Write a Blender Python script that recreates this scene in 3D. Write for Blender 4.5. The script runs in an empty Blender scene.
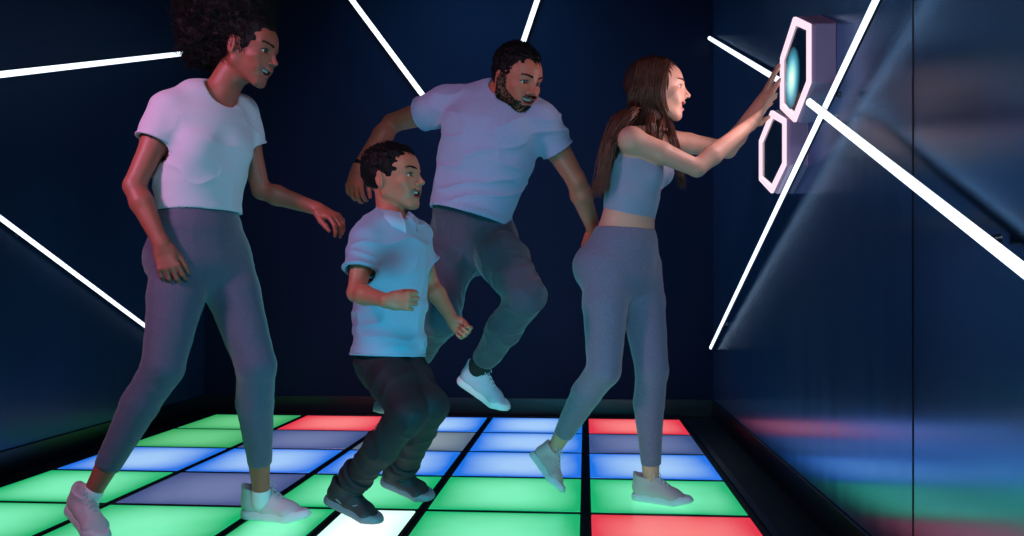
import bpy, math, random
import numpy as np
from mathutils import Matrix, Vector

# ------------------------------------------------------------------ basics
TH = 0.0811                 # the camera looks this far left of the room's long axis
CT, ST = math.cos(TH), math.sin(TH)
FPX, CX, HV, CAMH = 900.0, 512.0, 289.4, 0.81
scene = bpy.context.scene
COL = scene.collection
A = np.array

def V(u, v, D):
    """camera-aligned coordinates (right, deep, up) of a pixel at depth D"""
    return A([(u - CX) * D / FPX, D, CAMH + (HV - v) * D / FPX])

def to_world(p):
    return Vector((p[0]*CT - p[1]*ST, p[0]*ST + p[1]*CT, p[2]))

def nrm(v):
    v = A(v, float); return v / (np.linalg.norm(v) + 1e-12)

def tag(o, label=None, cat=None, group=None, kind=None):
    if label: o['label'] = label
    if cat: o['category'] = cat
    if group: o['group'] = group
    if kind: o['kind'] = kind
    return o

def link_mesh(name, verts, faces, mats, parent=None, smooth=True, mi=None):
    me = bpy.data.meshes.new(name)
    verts = np.asarray(verts, np.float32)
    n = len(faces)
    if isinstance(faces, np.ndarray):
        w = faces.shape[1]
        me.vertices.add(len(verts)); me.vertices.foreach_set('co', verts.ravel())
        me.loops.add(n*w); me.loops.foreach_set('vertex_index', faces.astype(np.int32).ravel())
        me.polygons.add(n)
        me.polygons.foreach_set('loop_start', np.arange(0, n*w, w, dtype=np.int32))
        me.polygons.foreach_set('loop_total', np.full(n, w, np.int32))
        me.update(calc_edges=True)
    else:
        me.from_pydata(verts.tolist(), [], faces)
    if not isinstance(mats, (list, tuple)): mats = [mats]
    for m in mats: me.materials.append(m)
    if mi is not None: me.polygons.foreach_set('material_index', np.asarray(mi, np.int32))
    me.polygons.foreach_set('use_smooth', np.full(n, smooth, bool))
    me.validate()
    o = bpy.data.objects.new(name, me); COL.objects.link(o)
    if parent is not None: o.parent = parent
    return o

# ------------------------------------------------------------------ signed-distance modelling
def perp(w):
    a = A([0, 0, 1.]) if abs(w[2]) < .9 else A([1., 0, 0])
    return nrm(np.cross(a, w))

class Seg:
    """tapering body with an elliptical section between two points; 'e' is the direction of radius a"""
    def __init__(s, p0, p1, a0, b0=None, a1=None, b1=None, e0=None, e1=None, c0=None, c1=None, k=.02, flat0=False, flat1=False, sub=False):
        s.p0, s.p1 = A(p0, float), A(p1, float)
        b0 = a0 if b0 is None else b0; a1 = a0 if a1 is None else a1; b1 = (b0 if a1 == a0 else a1) if b1 is None else b1
        s.a0, s.b0, s.a1, s.b1 = a0, b0, a1, b1
        s.L = np.linalg.norm(s.p1 - s.p0) + 1e-6; s.w = (s.p1 - s.p0) / s.L
        if e0 is None: e0 = perp(s.w)
        if e1 is None: e1 = e0
        s.e0 = nrm(A(e0) - np.dot(e0, s.w)*s.w); s.e1 = nrm(A(e1) - np.dot(e1, s.w)*s.w)
        s.c0 = min(a0, b0) if c0 is None else c0; s.c1 = min(a1, b1) if c1 is None else c1
        s.k, s.f0, s.f1, s.sub = k, flat0, flat1, sub
    def grow(s, g, k=None):
        r = Seg(s.p0, s.p1, s.a0+g, s.b0+g, s.a1+g, s.b1+g, s.e0, s.e1, s.c0+g, s.c1+g, s.k if k is None else k, s.f0, s.f1, s.sub)
        return r
    def bbox(s, m):
        r = max(s.a0, s.b0, s.a1, s.b1, s.c0, s.c1) + m
        return np.minimum(s.p0, s.p1) - r, np.maximum(s.p0, s.p1) + r
    def ev(s, X, Y, Z, flat=True):
        q = (X - s.p0[0], Y - s.p0[1], Z - s.p0[2])
        h = q[0]*s.w[0] + q[1]*s.w[1] + q[2]*s.w[2]
        t = np.clip(h / s.L, 0, 1)
        e0, e1 = s.e0, s.e1
        f0, f1 = np.cross(s.w, e0), np.cross(s.w, e1)
        de, df = e1 - e0, f1 - f0
        x = q[0]*(e0[0]+t*de[0]) + q[1]*(e0[1]+t*de[1]) + q[2]*(e0[2]+t*de[2])
        y = q[0]*(f0[0]+t*df[0]) + q[1]*(f0[1]+t*df[1]) + q[2]*(f0[2]+t*df[2])
        z = h - t*s.L
        a = s.a0 + t*(s.a1-s.a0); b = s.b0 + t*(s.b1-s.b0); c = np.where(h < 0, s.c0, s.c1)
        k0 = np.sqrt((x/a)**2 + (y/b)**2 + (z/c)**2) + 1e-6
        k1 = np.sqrt((x/a/a)**2 + (y/b/b)**2 + (z/c/c)**2) + 1e-6
        d = k0*(k0-1)/k1
        if flat:
            if s.f1: d = np.maximum(d, h - s.L)
            if s.f0: d = np.maximum(d, -h)
        return d

def Ell(c, ra, rb, rc, ax, ay, k=.02, sub=False):
    """ellipsoid: radii ra along ax, rb along ay, rc along ax x ay"""
    ax = nrm(ax); az = nrm(np.cross(ax, ay))
    c = A(c, float)
    s = Seg(c - az*1e-4, c + az*1e-4, ra, rb, ra, rb, ax, ax, rc, rc, k=k, sub=sub)
    return s
def Ball(c, r, k=.02, sub=False): return Seg(A(c, float), A(c, float)+A([0, 0, 1e-4]), r, k=k, sub=sub)

def axis_coords(lo, hi, fine, coarse, bands):
    out = [lo]
    x = lo
    while x < hi:
        st = coarse
        for a, b in bands:
            if a - coarse <= x <= b: st = fine; break
        x += st; out.append(x)
    return np.array(out, np.float32)

def evaluate(prims, xs, ys, zs, flat=True):
    D = np.full((len(xs), len(ys), len(zs)), .2, np.float32)
    for p in prims:
        lo, hi = p.bbox(.015 + p.k)
        i0, i1 = np.searchsorted(xs, lo[0]), np.searchsorted(xs, hi[0])
        j0, j1 = np.searchsorted(ys, lo[1]), np.searchsorted(ys, hi[1])
        k0, k1 = np.searchsorted(zs, lo[2]), np.searchsorted(zs, hi[2])
        if i1 <= i0 or j1 <= j0 or k1 <= k0: continue
        d = p.ev(xs[i0:i1, None, None], ys[None, j0:j1, None], zs[None, None, k0:k1], flat).astype(np.float32)
        cur = D[i0:i1, j0:j1, k0:k1]
        k = p.k
        if p.sub:
            h = np.clip(.5 - .5*(cur + d)/k, 0, 1)
            D[i0:i1, j0:j1, k0:k1] = cur + (-d - cur)*h + k*h*(1-h)
        else:
            h = np.clip(.5 + .5*(cur - d)/k, 0, 1)
            D[i0:i1, j0:j1, k0:k1] = cur + (d - cur)*h - k*h*(1-h)
    return D

def surface_nets(D, xs, ys, zs):
    ins = (D < 0)
    i8 = ins.astype(np.uint8)
    s = i8[:-1, :-1, :-1].copy()
    for a in (0, 1):
        for b in (0, 1):
            for c in (0, 1):
                if a+b+c: s += i8[a:a+s.shape[0], b:b+s.shape[1], c:c+s.shape[2]]
    act = (s > 0) & (s < 8)
    I, J, K = np.nonzero(act)
    ids = np.full(act.shape, -1, np.int32); ids[I, J, K] = np.arange(len(I))
    off = [(a, b, c) for a in (0, 1) for b in (0, 1) for c in (0, 1)]
    val = {o: D[I+o[0], J+o[1], K+o[2]] for o in off}
    acc = np.zeros((len(I), 3)); cnt = np.zeros(len(I))
    XS, YS, ZS = xs.astype(float), ys.astype(float), zs.astype(float)
    for o in off:
        for ax in range(3):
            if o[ax]: continue
            o2 = list(o); o2[ax] = 1; o2 = tuple(o2)
            v0, v1 = val[o], val[o2]
            m = (v0 < 0) != (v1 < 0)
            t = np.where(m, v0/(v0 - v1 + 1e-12), 0)
            P0 = np.stack([XS[I+o[0]], YS[J+o[1]], ZS[K+o[2]]], 1)
            P1 = np.stack([XS[I+o2[0]], YS[J+o2[1]], ZS[K+o2[2]]], 1)
            acc += np.where(m[:, None], P0 + t[:, None]*(P1-P0), 0); cnt += m
    verts = acc / cnt[:, None]
    F = []
    for ax in range(3):
        a = [slice(None)]*3; b = [slice(None)]*3
        a[ax] = slice(0, -1); b[ax] = slice(1, None)
        cr = ins[tuple(a)] != ins[tuple(b)]
        E = np.argwhere(cr)
        u, w = (ax+1) % 3, (ax+2) % 3
        ok = (E[:, u] > 0) & (E[:, w] > 0) & (E[:, u] < D.shape[u]-1) & (E[:, w] < D.shape[w]-1)
        E = E[ok]
        q = []
        for du, dw in ((-1, -1), (0, -1), (0, 0), (-1, 0)):
            c = E.copy(); c[:, u] += du; c[:, w] += dw
            q.append(ids[c[:, 0], c[:, 1], c[:, 2]])
        q = np.stack(q, 1)
        flip = ~ins[E[:, 0], E[:, 1], E[:, 2]]
        q[flip] = q[flip][:, ::-1]
        F.append(q)
    F = np.concatenate(F)
    F = F[(F >= 0).all(1)]
    return verts, F

def vnoise(P, seed=0):
    """smooth value noise in -1..1 at points P (N,3)"""
    rs = np.random.RandomState(seed); T = rs.uniform(-1, 1, 4096).astype(np.float32)
    i = np.floor(P).astype(np.int64); f = P - i; f = f*f*(3-2*f)
    def h(a, b, c): return T[((a*73856093) ^ (b*19349663) ^ (c*83492791)) & 4095]
    r = 0
    for a in (0, 1):
        for b in (0, 1):
            for c in (0, 1):
                w = (f[:, 0] if a else 1-f[:, 0]) * (f[:, 1] if b else 1-f[:, 1]) * (f[:, 2] if c else 1-f[:, 2])
                r = r + w*h(i[:, 0]+a, i[:, 1]+b, i[:, 2]+c)
    return r

def relax(verts, F, n=1, f=.5):
    for _ in range(n):
        acc = np.zeros_like(verts); cnt = np.zeros(len(verts))
        for a in range(4):
            b = (a+1) % 4
            np.add.at(acc, F[:, a], verts[F[:, b]]); np.add.at(acc, F[:, b], verts[F[:, a]])
            np.add.at(cnt, F[:, a], 1); np.add.at(cnt, F[:, b], 1)
        verts = verts*(1-f) + f*acc/np.maximum(cnt, 1)[:, None]
    return verts

def sculpt(name, prims, mats, parent, base, fine=.004, coarse=.006, boxes=(), shell=None, disp=None, smooth=1, pick=None, cuts=()):
    """polygonise the smooth union of prims as ONE mesh in the parent's frame (base = parent's origin)"""
    lo = np.min([p.bbox(0)[0] for p in prims if not p.sub], 0) - .012
    hi = np.max([p.bbox(0)[1] for p in prims if not p.sub], 0) + .012
    c = [axis_coords(lo[a], hi[a], fine, coarse, [(b[0][a], b[1][a]) for b in boxes] if boxes else [(lo[a], hi[a])]) for a in range(3)]
    D = evaluate(prims, *c)
    if shell:
        Dn = evaluate(prims, *c, flat=False)
        D = np.maximum(D, -(Dn + shell))
    for pp, nn in cuts:      # half-spaces removed
        d = (c[0][:, None, None]-pp[0])*nn[0] + (c[1][None, :, None]-pp[1])*nn[1] + (c[2][None, None, :]-pp[2])*nn[2]
        D = np.maximum(D, d.astype(np.float32))
    verts, F = surface_nets(D, *c)
    if smooth: verts = relax(verts, F, smooth, .5)
    if disp is not None:
        # displace along the vertex normals
        n = np.cross(verts[F[:, 2]]-verts[F[:, 0]], verts[F[:, 3]]-verts[F[:, 1]])
        N = np.zeros_like(verts)
        for a in range(4): np.add.at(N, F[:, a], n)
        N /= (np.linalg.norm(N, axis=1)[:, None] + 1e-12)
        am = disp(verts)
        if shell:            # the inner face moves with the outer one
            lo_i = [np.clip(np.searchsorted(c[a], verts[:, a])-1, 0, len(c[a])-2) for a in range(3)]
            fr = [np.clip((verts[:, a]-c[a][lo_i[a]])/(c[a][lo_i[a]+1]-c[a][lo_i[a]]), 0, 1) for a in range(3)]
            dn = 0
            for a in (0, 1):
                for b in (0, 1):
                    for e in (0, 1):
                        wt = (fr[0] if a else 1-fr[0])*(fr[1] if b else 1-fr[1])*(fr[2] if e else 1-fr[2])
                        dn = dn + wt*Dn[lo_i[0]+a, lo_i[1]+b, lo_i[2]+e]
            am = am*np.clip((dn + shell*.5)/(shell*.2), -1, 1)
        ends = [(p.p1, p.w) for p in prims if p.f1 and not p.sub] + list(cuts)
        for pp, nn in ends:  # creases die out towards hems
            dd = np.abs((verts-pp)@nrm(nn)); rr = np.linalg.norm(verts-pp, axis=1)
            am = am*np.where(rr < .22, np.clip((dd-.004)/.03, 0, 1), 1)
        verts = verts + N*am[:, None]
    mi = pick(verts[F].mean(1)) if pick is not None else None
    return link_mesh(name, verts - base, F, mats, parent, True, mi)

def tube_arrays(lines, sides=4):
    """lines: list of (points (n,3), radii (n,)) -> verts, quad faces"""
    VV, FF = [], []; off = 0
    for P, R in lines:
        P = np.asarray(P, float); n = len(P)
        T = np.gradient(P, axis=0); T /= np.linalg.norm(T, axis=1)[:, None] + 1e-12
        x = np.cross(T, A([.31, .17, .93])); x /= np.linalg.norm(x, axis=1)[:, None] + 1e-9
        y = np.cross(T, x)
        an = np.arange(sides)*2*math.pi/sides
        ring = P[:, None, :] + np.asarray(R)[:, None, None]*(np.cos(an)[None, :, None]*x[:, None, :] + np.sin(an)[None, :, None]*y[:, None, :])
        VV.append(ring.reshape(-1, 3))
        i = np.arange(n-1)[:, None]*sides; j = np.arange(sides)[None, :]; j2 = (j+1) % sides
        FF.append(np.stack([i+j, i+j2, i+sides+j2, i+sides+j], -1).reshape(-1, 4) + off)
        off += n*sides
    return np.concatenate(VV), np.concatenate(FF)

def bez(pts, n=12):
    """Catmull-Rom through the points"""
    P = [A(p, float) for p in pts]; P = [2*P[0]-P[1]] + P + [2*P[-1]-P[-2]]
    out = []
    for i in range(1, len(P)-2):
        for t in np.linspace(0, 1, n, endpoint=False):
            out.append(.5*((2*P[i]) + (P[i+1]-P[i-1])*t + (2*P[i-1]-5*P[i]+4*P[i+1]-P[i+2])*t*t + (3*P[i]-P[i-1]-3*P[i+1]+P[i+2])*t**3))
    out.append(P[-2]); return np.array(out)

# ------------------------------------------------------------------ materials
def lin(c):
    return tuple(((x/255)/12.92 if x/255 <= .04045 else ((x/255+.055)/1.055)**2.4) for x in c) + (1,)

def mat(name, rgb, rough=.6, metal=0, spec=.5, bump=None, var=0, sss=0, sheen=0, coat=0):
    m = bpy.data.materials.new(name); m.use_nodes = True
    nt = m.node_tree; b = nt.nodes['Principled BSDF']
    col = lin(rgb) if max(rgb) > 1 else tuple(rgb) + (1,)
    b.inputs['Base Color'].default_value = col
    b.inputs['Roughness'].default_value = rough; b.inputs['Metallic'].default_value = metal
    b.inputs['Specular IOR Level'].default_value = spec
    b.inputs['Sheen Weight'].default_value = sheen
    b.inputs['Coat Weight'].default_value = coat
    if sss:
        b.inputs['Subsurface Weight'].default_value = sss
        b.inputs['Subsurface Radius'].default_value = (1, .3, .15); b.inputs['Subsurface Scale'].default_value = .01
    tc = nt.nodes.new('ShaderNodeTexCoord')
    if var:
        n = nt.nodes.new('ShaderNodeTexNoise'); n.inputs['Scale'].default_value = 60 if not isinstance(var, tuple) else var[1]
        n.inputs['Detail'].default_value = 4
        nt.links.new(tc.outputs['Object'], n.inputs['Vector'])
        mx = nt.nodes.new('ShaderNodeMix'); mx.data_type = 'RGBA'
        v = var if not isinstance(var, tuple) else var[0]
        mx.inputs['A'].default_value = tuple(c*(1-v) for c in col[:3]) + (1,)
        mx.inputs['B'].default_value = tuple(min(1, c*(1+v)) for c in col[:3]) + (1,)
        nt.links.new(n.outputs['Fac'], mx.inputs['Factor']); nt.links.new(mx.outputs['Result'], b.inputs['Base Color'])
    if bump:
        sc, st, stretch = bump
        mp = nt.nodes.new('ShaderNodeMapping'); mp.inputs['Scale'].default_value = stretch
        nt.links.new(tc.outputs['Object'], mp.inputs['Vector'])
        n2 = nt.nodes.new('ShaderNodeTexNoise'); n2.inputs['Scale'].default_value = sc; n2.inputs['Detail'].default_value = 3
        nt.links.new(mp.outputs['Vector'], n2.inputs['Vector'])
        bp = nt.nodes.new('ShaderNodeBump'); bp.inputs['Strength'].default_value = st; bp.inputs['Distance'].default_value = .002
        nt.links.new(n2.outputs['Fac'], bp.inputs['Height']); nt.links.new(bp.outputs['Normal'], b.inputs['Normal'])
    return m

def emis(name, rgb, strength, base=(0.02, 0.02, 0.02)):
    m = mat(name, base, .3); b = m.node_tree.nodes['Principled BSDF']
    b.inputs['Emission Color'].default_value = lin(rgb); b.inputs['Emission Strength'].default_value = strength
    return m
# ------------------------------------------------------------------ anatomy
class Frame:
    def __init__(s, C, F, U, k=1.0):
        s.C = A(C, float); s.F = nrm(F); s.U = nrm(A(U) - np.dot(U, s.F)*s.F); s.R = np.cross(s.F, s.U); s.k = k
    def p(s, x, y, z): return s.C + s.k*(x*s.R + y*s.F + z*s.U)
    def loc(s, P):
        q = P - s.C
        return np.stack([q@s.R, q@s.F, q@s.U], 1)/s.k

def head_prims(h, sex='f', smile=1.0, jaw=1.0, ear=True):
    k = h.k; p = h.p; R, F, U = h.R, h.F, h.U
    L = []
    def E(c, rx, ry, rz, kk=.012, sub=False): L.append(Ell(p(*c), rx*k, ry*k, rz*k, R, F, kk*k, sub))
    def S(a, b, r0, r1=None, kk=.01, sub=False): L.append(Seg(p(*a), p(*b), r0*k, a1=(r0 if r1 is None else r1)*k, k=kk*k, sub=sub))
    E((0, -.020, .028), .073, .094, .084)
    E((0, .012, -.020), .062, .068, .082, .03)
    E((0, .030, .035), .058, .050, .050, .03)             # forehead
    E((0, .050, -.050), .040, .036, .045, .03)            # muzzle
    E((0, .062, -.098), .020*jaw, .017, .015, .02)         # chin
    for s in (-1, 1):
        S((s*.056*jaw, -.008, -.050), (s*.018, .060, -.097), .013*jaw, .011, .02)
        S((s*.056*jaw, -.010, -.015), (s*.056*jaw, -.008, -.052), .014, .013*jaw, .02)
        E((s*.042, .052, -.022), .019, .020, .016, .018)     # cheekbone
        E((s*.033, .062, -.045), .013, .013, .014, .015)     # smile cheek
        S((s*.012, .079, .020), (s*.045, .062, .022), .008 if sex == 'f' else .010, .006, .014)
        E((s*.032, .092, .003), .017, .014, .0095, .010, True)
        # lids round the eyeball
        E((s*.0315, .0650, .002), .0148, .0150, .0130, .003)
        E((s*.0335, .0820, .0015), .0160, .0185, .0058, .0015, True)
    S((0, .079, .014), (0, .0985, -.020), .0070, .0078, .010)
    E((0, .1025, -.026), .0095, .0098, .0085, .006)
    for s in (-1, 1):
        E((s*.0110, .0905, -.0305), .0068, .0090, .0062, .005)
        E((s*.0060, .0975, -.0345), .0028, .0045, .003, .002, True)
    # lips, open smile
    w = .029 + .005*smile
    up = [(-w, .0600, -.0475+.001*smile), (-.012, .0835, -.0515), (0, .0875, -.0510), (.012, .0835, -.0515), (w, .0600, -.0475+.001*smile)]
    o = .010*smile
    dn = [(-w, .0600, -.0485+.001*smile), (-.012, .079, -.062-o*.5), (0, .0825, -.0655-o*.7), (.012, .079, -.062-o*.5), (w, .0600, -.0485+.001*smile)]
    for P in (up, dn):
        for a, b in zip(P[:-1], P[1:]):
            ra = .0028 if abs(a[0]) > .02 else .0048; rb = .0028 if abs(b[0]) > .02 else .0048
            S(a, b, ra, rb, .006)
    if smile > .2:
        E((0, .082, -.0590-o*.35), .0210, .0150, .0046+.0046*smile, .002, True)
        for s in (-1, 1): E((s*.0195, .0720, -.0545-o*.10), .0125, .0140, .0030+.0030*smile, .002, True)
    if ear:
        for s in (-1, 1):
            c = p(s*.0765, -.022, -.006)
            ax = nrm(R*s*.93 + F*-.35); ay = nrm(U*.97 + F*-.2)
            L.append(Ell(c, .0065*k, .0310*k, .0185*k, ax, ay, .006*k))
            L.append(Ell(c + ax*.008*k + F*.003*k, .0060*k, .0200*k, .0105*k, ax, ay, .004*k, True))
            L.append(Ell(p(s*.0745, -.016, -.030), .006*k, .009*k, .008*k, ax, ay, .005*k))
    return L

def hand_prims(W, d, n, right, size=1.0, flex=(35, 40, 25), spread=6, thumb=(30, 20), fist=0):
    """W wrist, d along the metacarpals, n out of the palm; T thumb side"""
    d = nrm(d); n = nrm(A(n) - np.dot(n, d)*d); T = np.cross(d, n) if right else np.cross(n, d)
    s = size
    def q(x, y, z): return A(W) + s*(x*T + y*d + z*n)
    L = []
    L.append(Seg(q(0, -.012, 0), q(.000, .022, 0), .026*s, .019*s, .031*s, .016*s, e0=T, k=.012))
    L.append(Seg(q(.000, .020, 0), q(.000, .074, .002), .029*s, .016*s, .037*s, .0125*s, e0=T, c1=.013*s, k=.010))
    L.append(Ell(q(.022, .030, .008), .015*s, .026*s, .013*s, T, d, .010))      # thumb ball
    L.append(Ell(q(-.022, .034, .007), .012*s, .028*s, .011*s, T, d, .010))
    bx = (.030, .0105, -.0095, -.0285); by = (.080, .084, .081, .073); ln = (.072, .080, .074, .058); rd = (.0092, .0094, .0088, .0078)
    for i in range(4):
        fl = [math.radians(f*(1 + .06*i)) for f in flex]
        sp = math.radians(spread)*(1.5 - i)
        ang = 0; c = q(bx[i], by[i], .001)
        side = math.cos(sp)*d + math.sin(sp)*T
        for j, (fr, r0, r1) in enumerate(((.46, 1.0, .90), (.30, .90, .82), (.24, .82, .66))):
            ang += fl[j]
            u = math.cos(ang)*side + math.sin(ang)*n
            e = c + u*ln[i]*fr*s
            L.append(Seg(c, e, rd[i]*r0*s, a1=rd[i]*r1*s, k=.0035 if j else .006))
            c = e
    t0 = q(.024, .018, .006)
    a, b = math.radians(thumb[0]), math.radians(thumb[1])
    u1 = nrm(math.cos(a)*d + math.sin(a)*T*1.0 + .35*n)
    t1 = t0 + u1*.040*s
    u2 = nrm(math.cos(a*.6)*d + math.sin(a*.6)*T*.8 + math.sin(b)*n)
    t2 = t1 + u2*.031*s
    u3 = nrm(u2 + .35*n*math.sin(b+.3) + .1*d); t3 = t2 + u3*.024*s
    L.append(Seg(t0, t1, .0135*s, a1=.0112*s, k=.008)); L.append(Seg(t1, t2, .0108*s, a1=.0095*s, k=.003)); L.append(Seg(t2, t3, .0095*s, a1=.0070*s, k=.003))
    return L

def arm_prims(S, E_, W, r=1.0, muscle=1.0):
    S, E_, W = A(S), A(E_), A(W)
    L = [Ball(S, .050*r*muscle, .03)]
    m = S + (E_-S)*.45
    L.append(Seg(S, m, .046*r*muscle, a1=.043*r*muscle, k=.02)); L.append(Seg(m, E_, .043*r*muscle, a1=.034*r, k=.012))
    f = E_ + (W-E_)*.28
    L.append(Seg(E_, f, .034*r, a1=.038*r*muscle, k=.012)); L.append(Seg(f, W, .038*r*muscle, a1=.0245*r, k=.012))
    return L

def leg_prims(H, K, An, r=1.0, hip=.088, knee=.054, calf=.053, ank=.035, back=None, k=.03):
    H, K, An = A(H), A(K), A(An); back = A([0, 0, 0.]) if back is None else nrm(back)
    m = H + (K-H)*.35
    L = [Seg(H, m, hip*r, a1=hip*.92*r, k=k), Seg(m, K, hip*.92*r, a1=knee*r, k=.015)]
    c = K + (An-K)*.30 + back*.014*r
    L += [Seg(K, c, knee*.96*r, a1=calf*r, k=.015), Seg(c, An, calf*r, a1=ank*r, k=.015)]
    return L

def torso_prims(st, e_list, k=.03):
    L = []
    for i in range(len(st)-1):
        (p0, a0, b0), (p1, a1, b1) = st[i], st[i+1]
        L.append(Seg(p0, p1, a0, b0, a1, b1, e_list[i], e_list[i+1], k=k))
    return L

def folds(seed, freq=(14, 14, 30), amp=.004, zc=None):
    """cloth creases: stretched, ridged noise"""
    def f(P):
        W = P + .03*np.stack([vnoise(P*9+i*7.7, seed+i) for i in range(3)], 1)
        n = vnoise(W*A(freq), seed+5)
        r = (1-np.abs(n))**3 - .35
        n2 = vnoise(W*A(freq)*A([.45, .45, .45]) + 3.3, seed+9)
        return amp*(.9*r + .8*n2)
    return f

# ------------------------------------------------------------------ shoes
def shoe(parent, base, heel, toe, up, mats, lat=None, s=None, name='shoe', laces_label=None):
    """heel and toe are the ends of the sole's underside; up points out of the opening"""
    heel, toe = A(heel)+A([0, 0, .005]), A(toe)+A([0, 0, .005]); Lg = np.linalg.norm(toe-heel); x = (toe-heel)/Lg
    z = nrm(A(up) - np.dot(up, x)*x); y = np.cross(z, x)
    k = Lg/.265; kl = max(k, .95)
    fr = lambda a, b, c: heel + k*(a*x + b*y + c*z)
    def S(a, b, ra, rb, rc, rd, c0=None, c1=None, kk=.01, **kw):
        return Seg(fr(*a), fr(*b), ra*kl, rb*k, rc*kl, rd*k, e0=y, c0=None if c0 is None else c0*k, c1=None if c1 is None else c1*k, k=kk*k, **kw)
    upper = [S((.045, 0, .050), (.105, 0, .045), .033, .036, .036, .034, c0=.038, kk=.01),
             S((.105, 0, .045), (.185, 0, .030), .036, .034, .042, .026, kk=.02),
             S((.185, 0, .030), (.205, 0, .026), .042, .026, .036, .020, c1=.050, kk=.02),
             S((.052, 0, .055), (.060, 0, .104), .037, .046, .039, .049, kk=.015, flat1=True),
             S((.098, 0, .092), (.172, 0, .050), .020, .016, .024, .012, kk=.02),     # tongue ridge
             S((.022, 0, .070), (.012, 0, .112), .014, .008, .011, .004, kk=.012),       # heel tab
             S((.060, 0, .112), (.066, 0, .160), .027, .038, .034, .046, c0=.014, kk=.004, sub=True)]
    o = sculpt(name, upper, mats[0], parent, base, fine=.0035*max(k, .8), smooth=1, cuts=[(fr(0, 0, .012), -z)])
    sole = [S((.042, 0, .012), (.120, 0, .012), .037, .040, .037, .040, c0=.042, kk=.01),
            S((.120, 0, .012), (.190, 0, .012), .037, .040, .045, .040, kk=.01),
            S((.190, 0, .012), (.212, 0, .014), .045, .040, .040, .036, c1=.052, kk=.01)]
    so = sculpt('sole', sole, mats[1], o, base, fine=.0035*max(k, .8), smooth=1, cuts=[(fr(0, 0, .028), nrm(z - .05*x)), (fr(0, 0, .0), -z), (fr(.195, 0, 0), nrm(-z+.28*x))])
    lines = []
    for i in range(5):
        t = i/4; a = .100 + .066*t; zz = .110 - .046*t
        w = .021
        for sg in (1, -1):
            P = bez([fr(a, -sg*w, zz-.010), fr(a+.006, 0, zz+.004), fr(a+.013, sg*w, zz-.013)], 5)
            lines.append((P, np.full(len(P), .0022*k)))
    for sg in (1, -1):
        P = bez([fr(.094, 0, .116), fr(.088, sg*.018, .130), fr(.090, sg*.034, .124), fr(.098, sg*.022, .114), fr(.094, 0, .115)], 5)
        lines.append((P, np.full(len(P), .0020*k)))
        P = bez([fr(.094, 0, .116), fr(.104, sg*.022, .122), fr(.112, sg*.038, .100)], 5); lines.append((P, np.full(len(P), .0018*k)))
    v, f = tube_arrays(lines, 5)
    lo = link_mesh('laces', v - base, f, mats[2], o)
    # side stripe panel following the upper
    if len(mats) > 3:
        for sg in (1, -1):
            pl = []
            P = bez([fr(.060, sg*.0395, .048), fr(.100, sg*.0385, .036), fr(.135, sg*.0395, .050), fr(.150, sg*.034, .058)], 6)
            pl.append((P, np.linspace(.0050, .0022, len(P))*k))
            v, f = tube_arrays(pl, 6); link_mesh('side_stripe', v - base, f, mats[3], o)
    return o

def foot_prims(An, heel, toe, up, r=1.0):
    heel, toe = A(heel), A(toe); x = nrm(toe-heel); z = nrm(A(up) - np.dot(up, x)*x); y = np.cross(z, x); L = np.linalg.norm(toe-heel); q = L/.265
    return [Seg(An, heel + x*.25*L + z*.062*q, .027*q, a1=.022*q, k=.008),
            Seg(heel + x*.22*L + z*.040*q, heel + x*.68*L + z*.032*q, .020*q, .018*q, .022*q, .011*q, e0=y, k=.010)]

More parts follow.
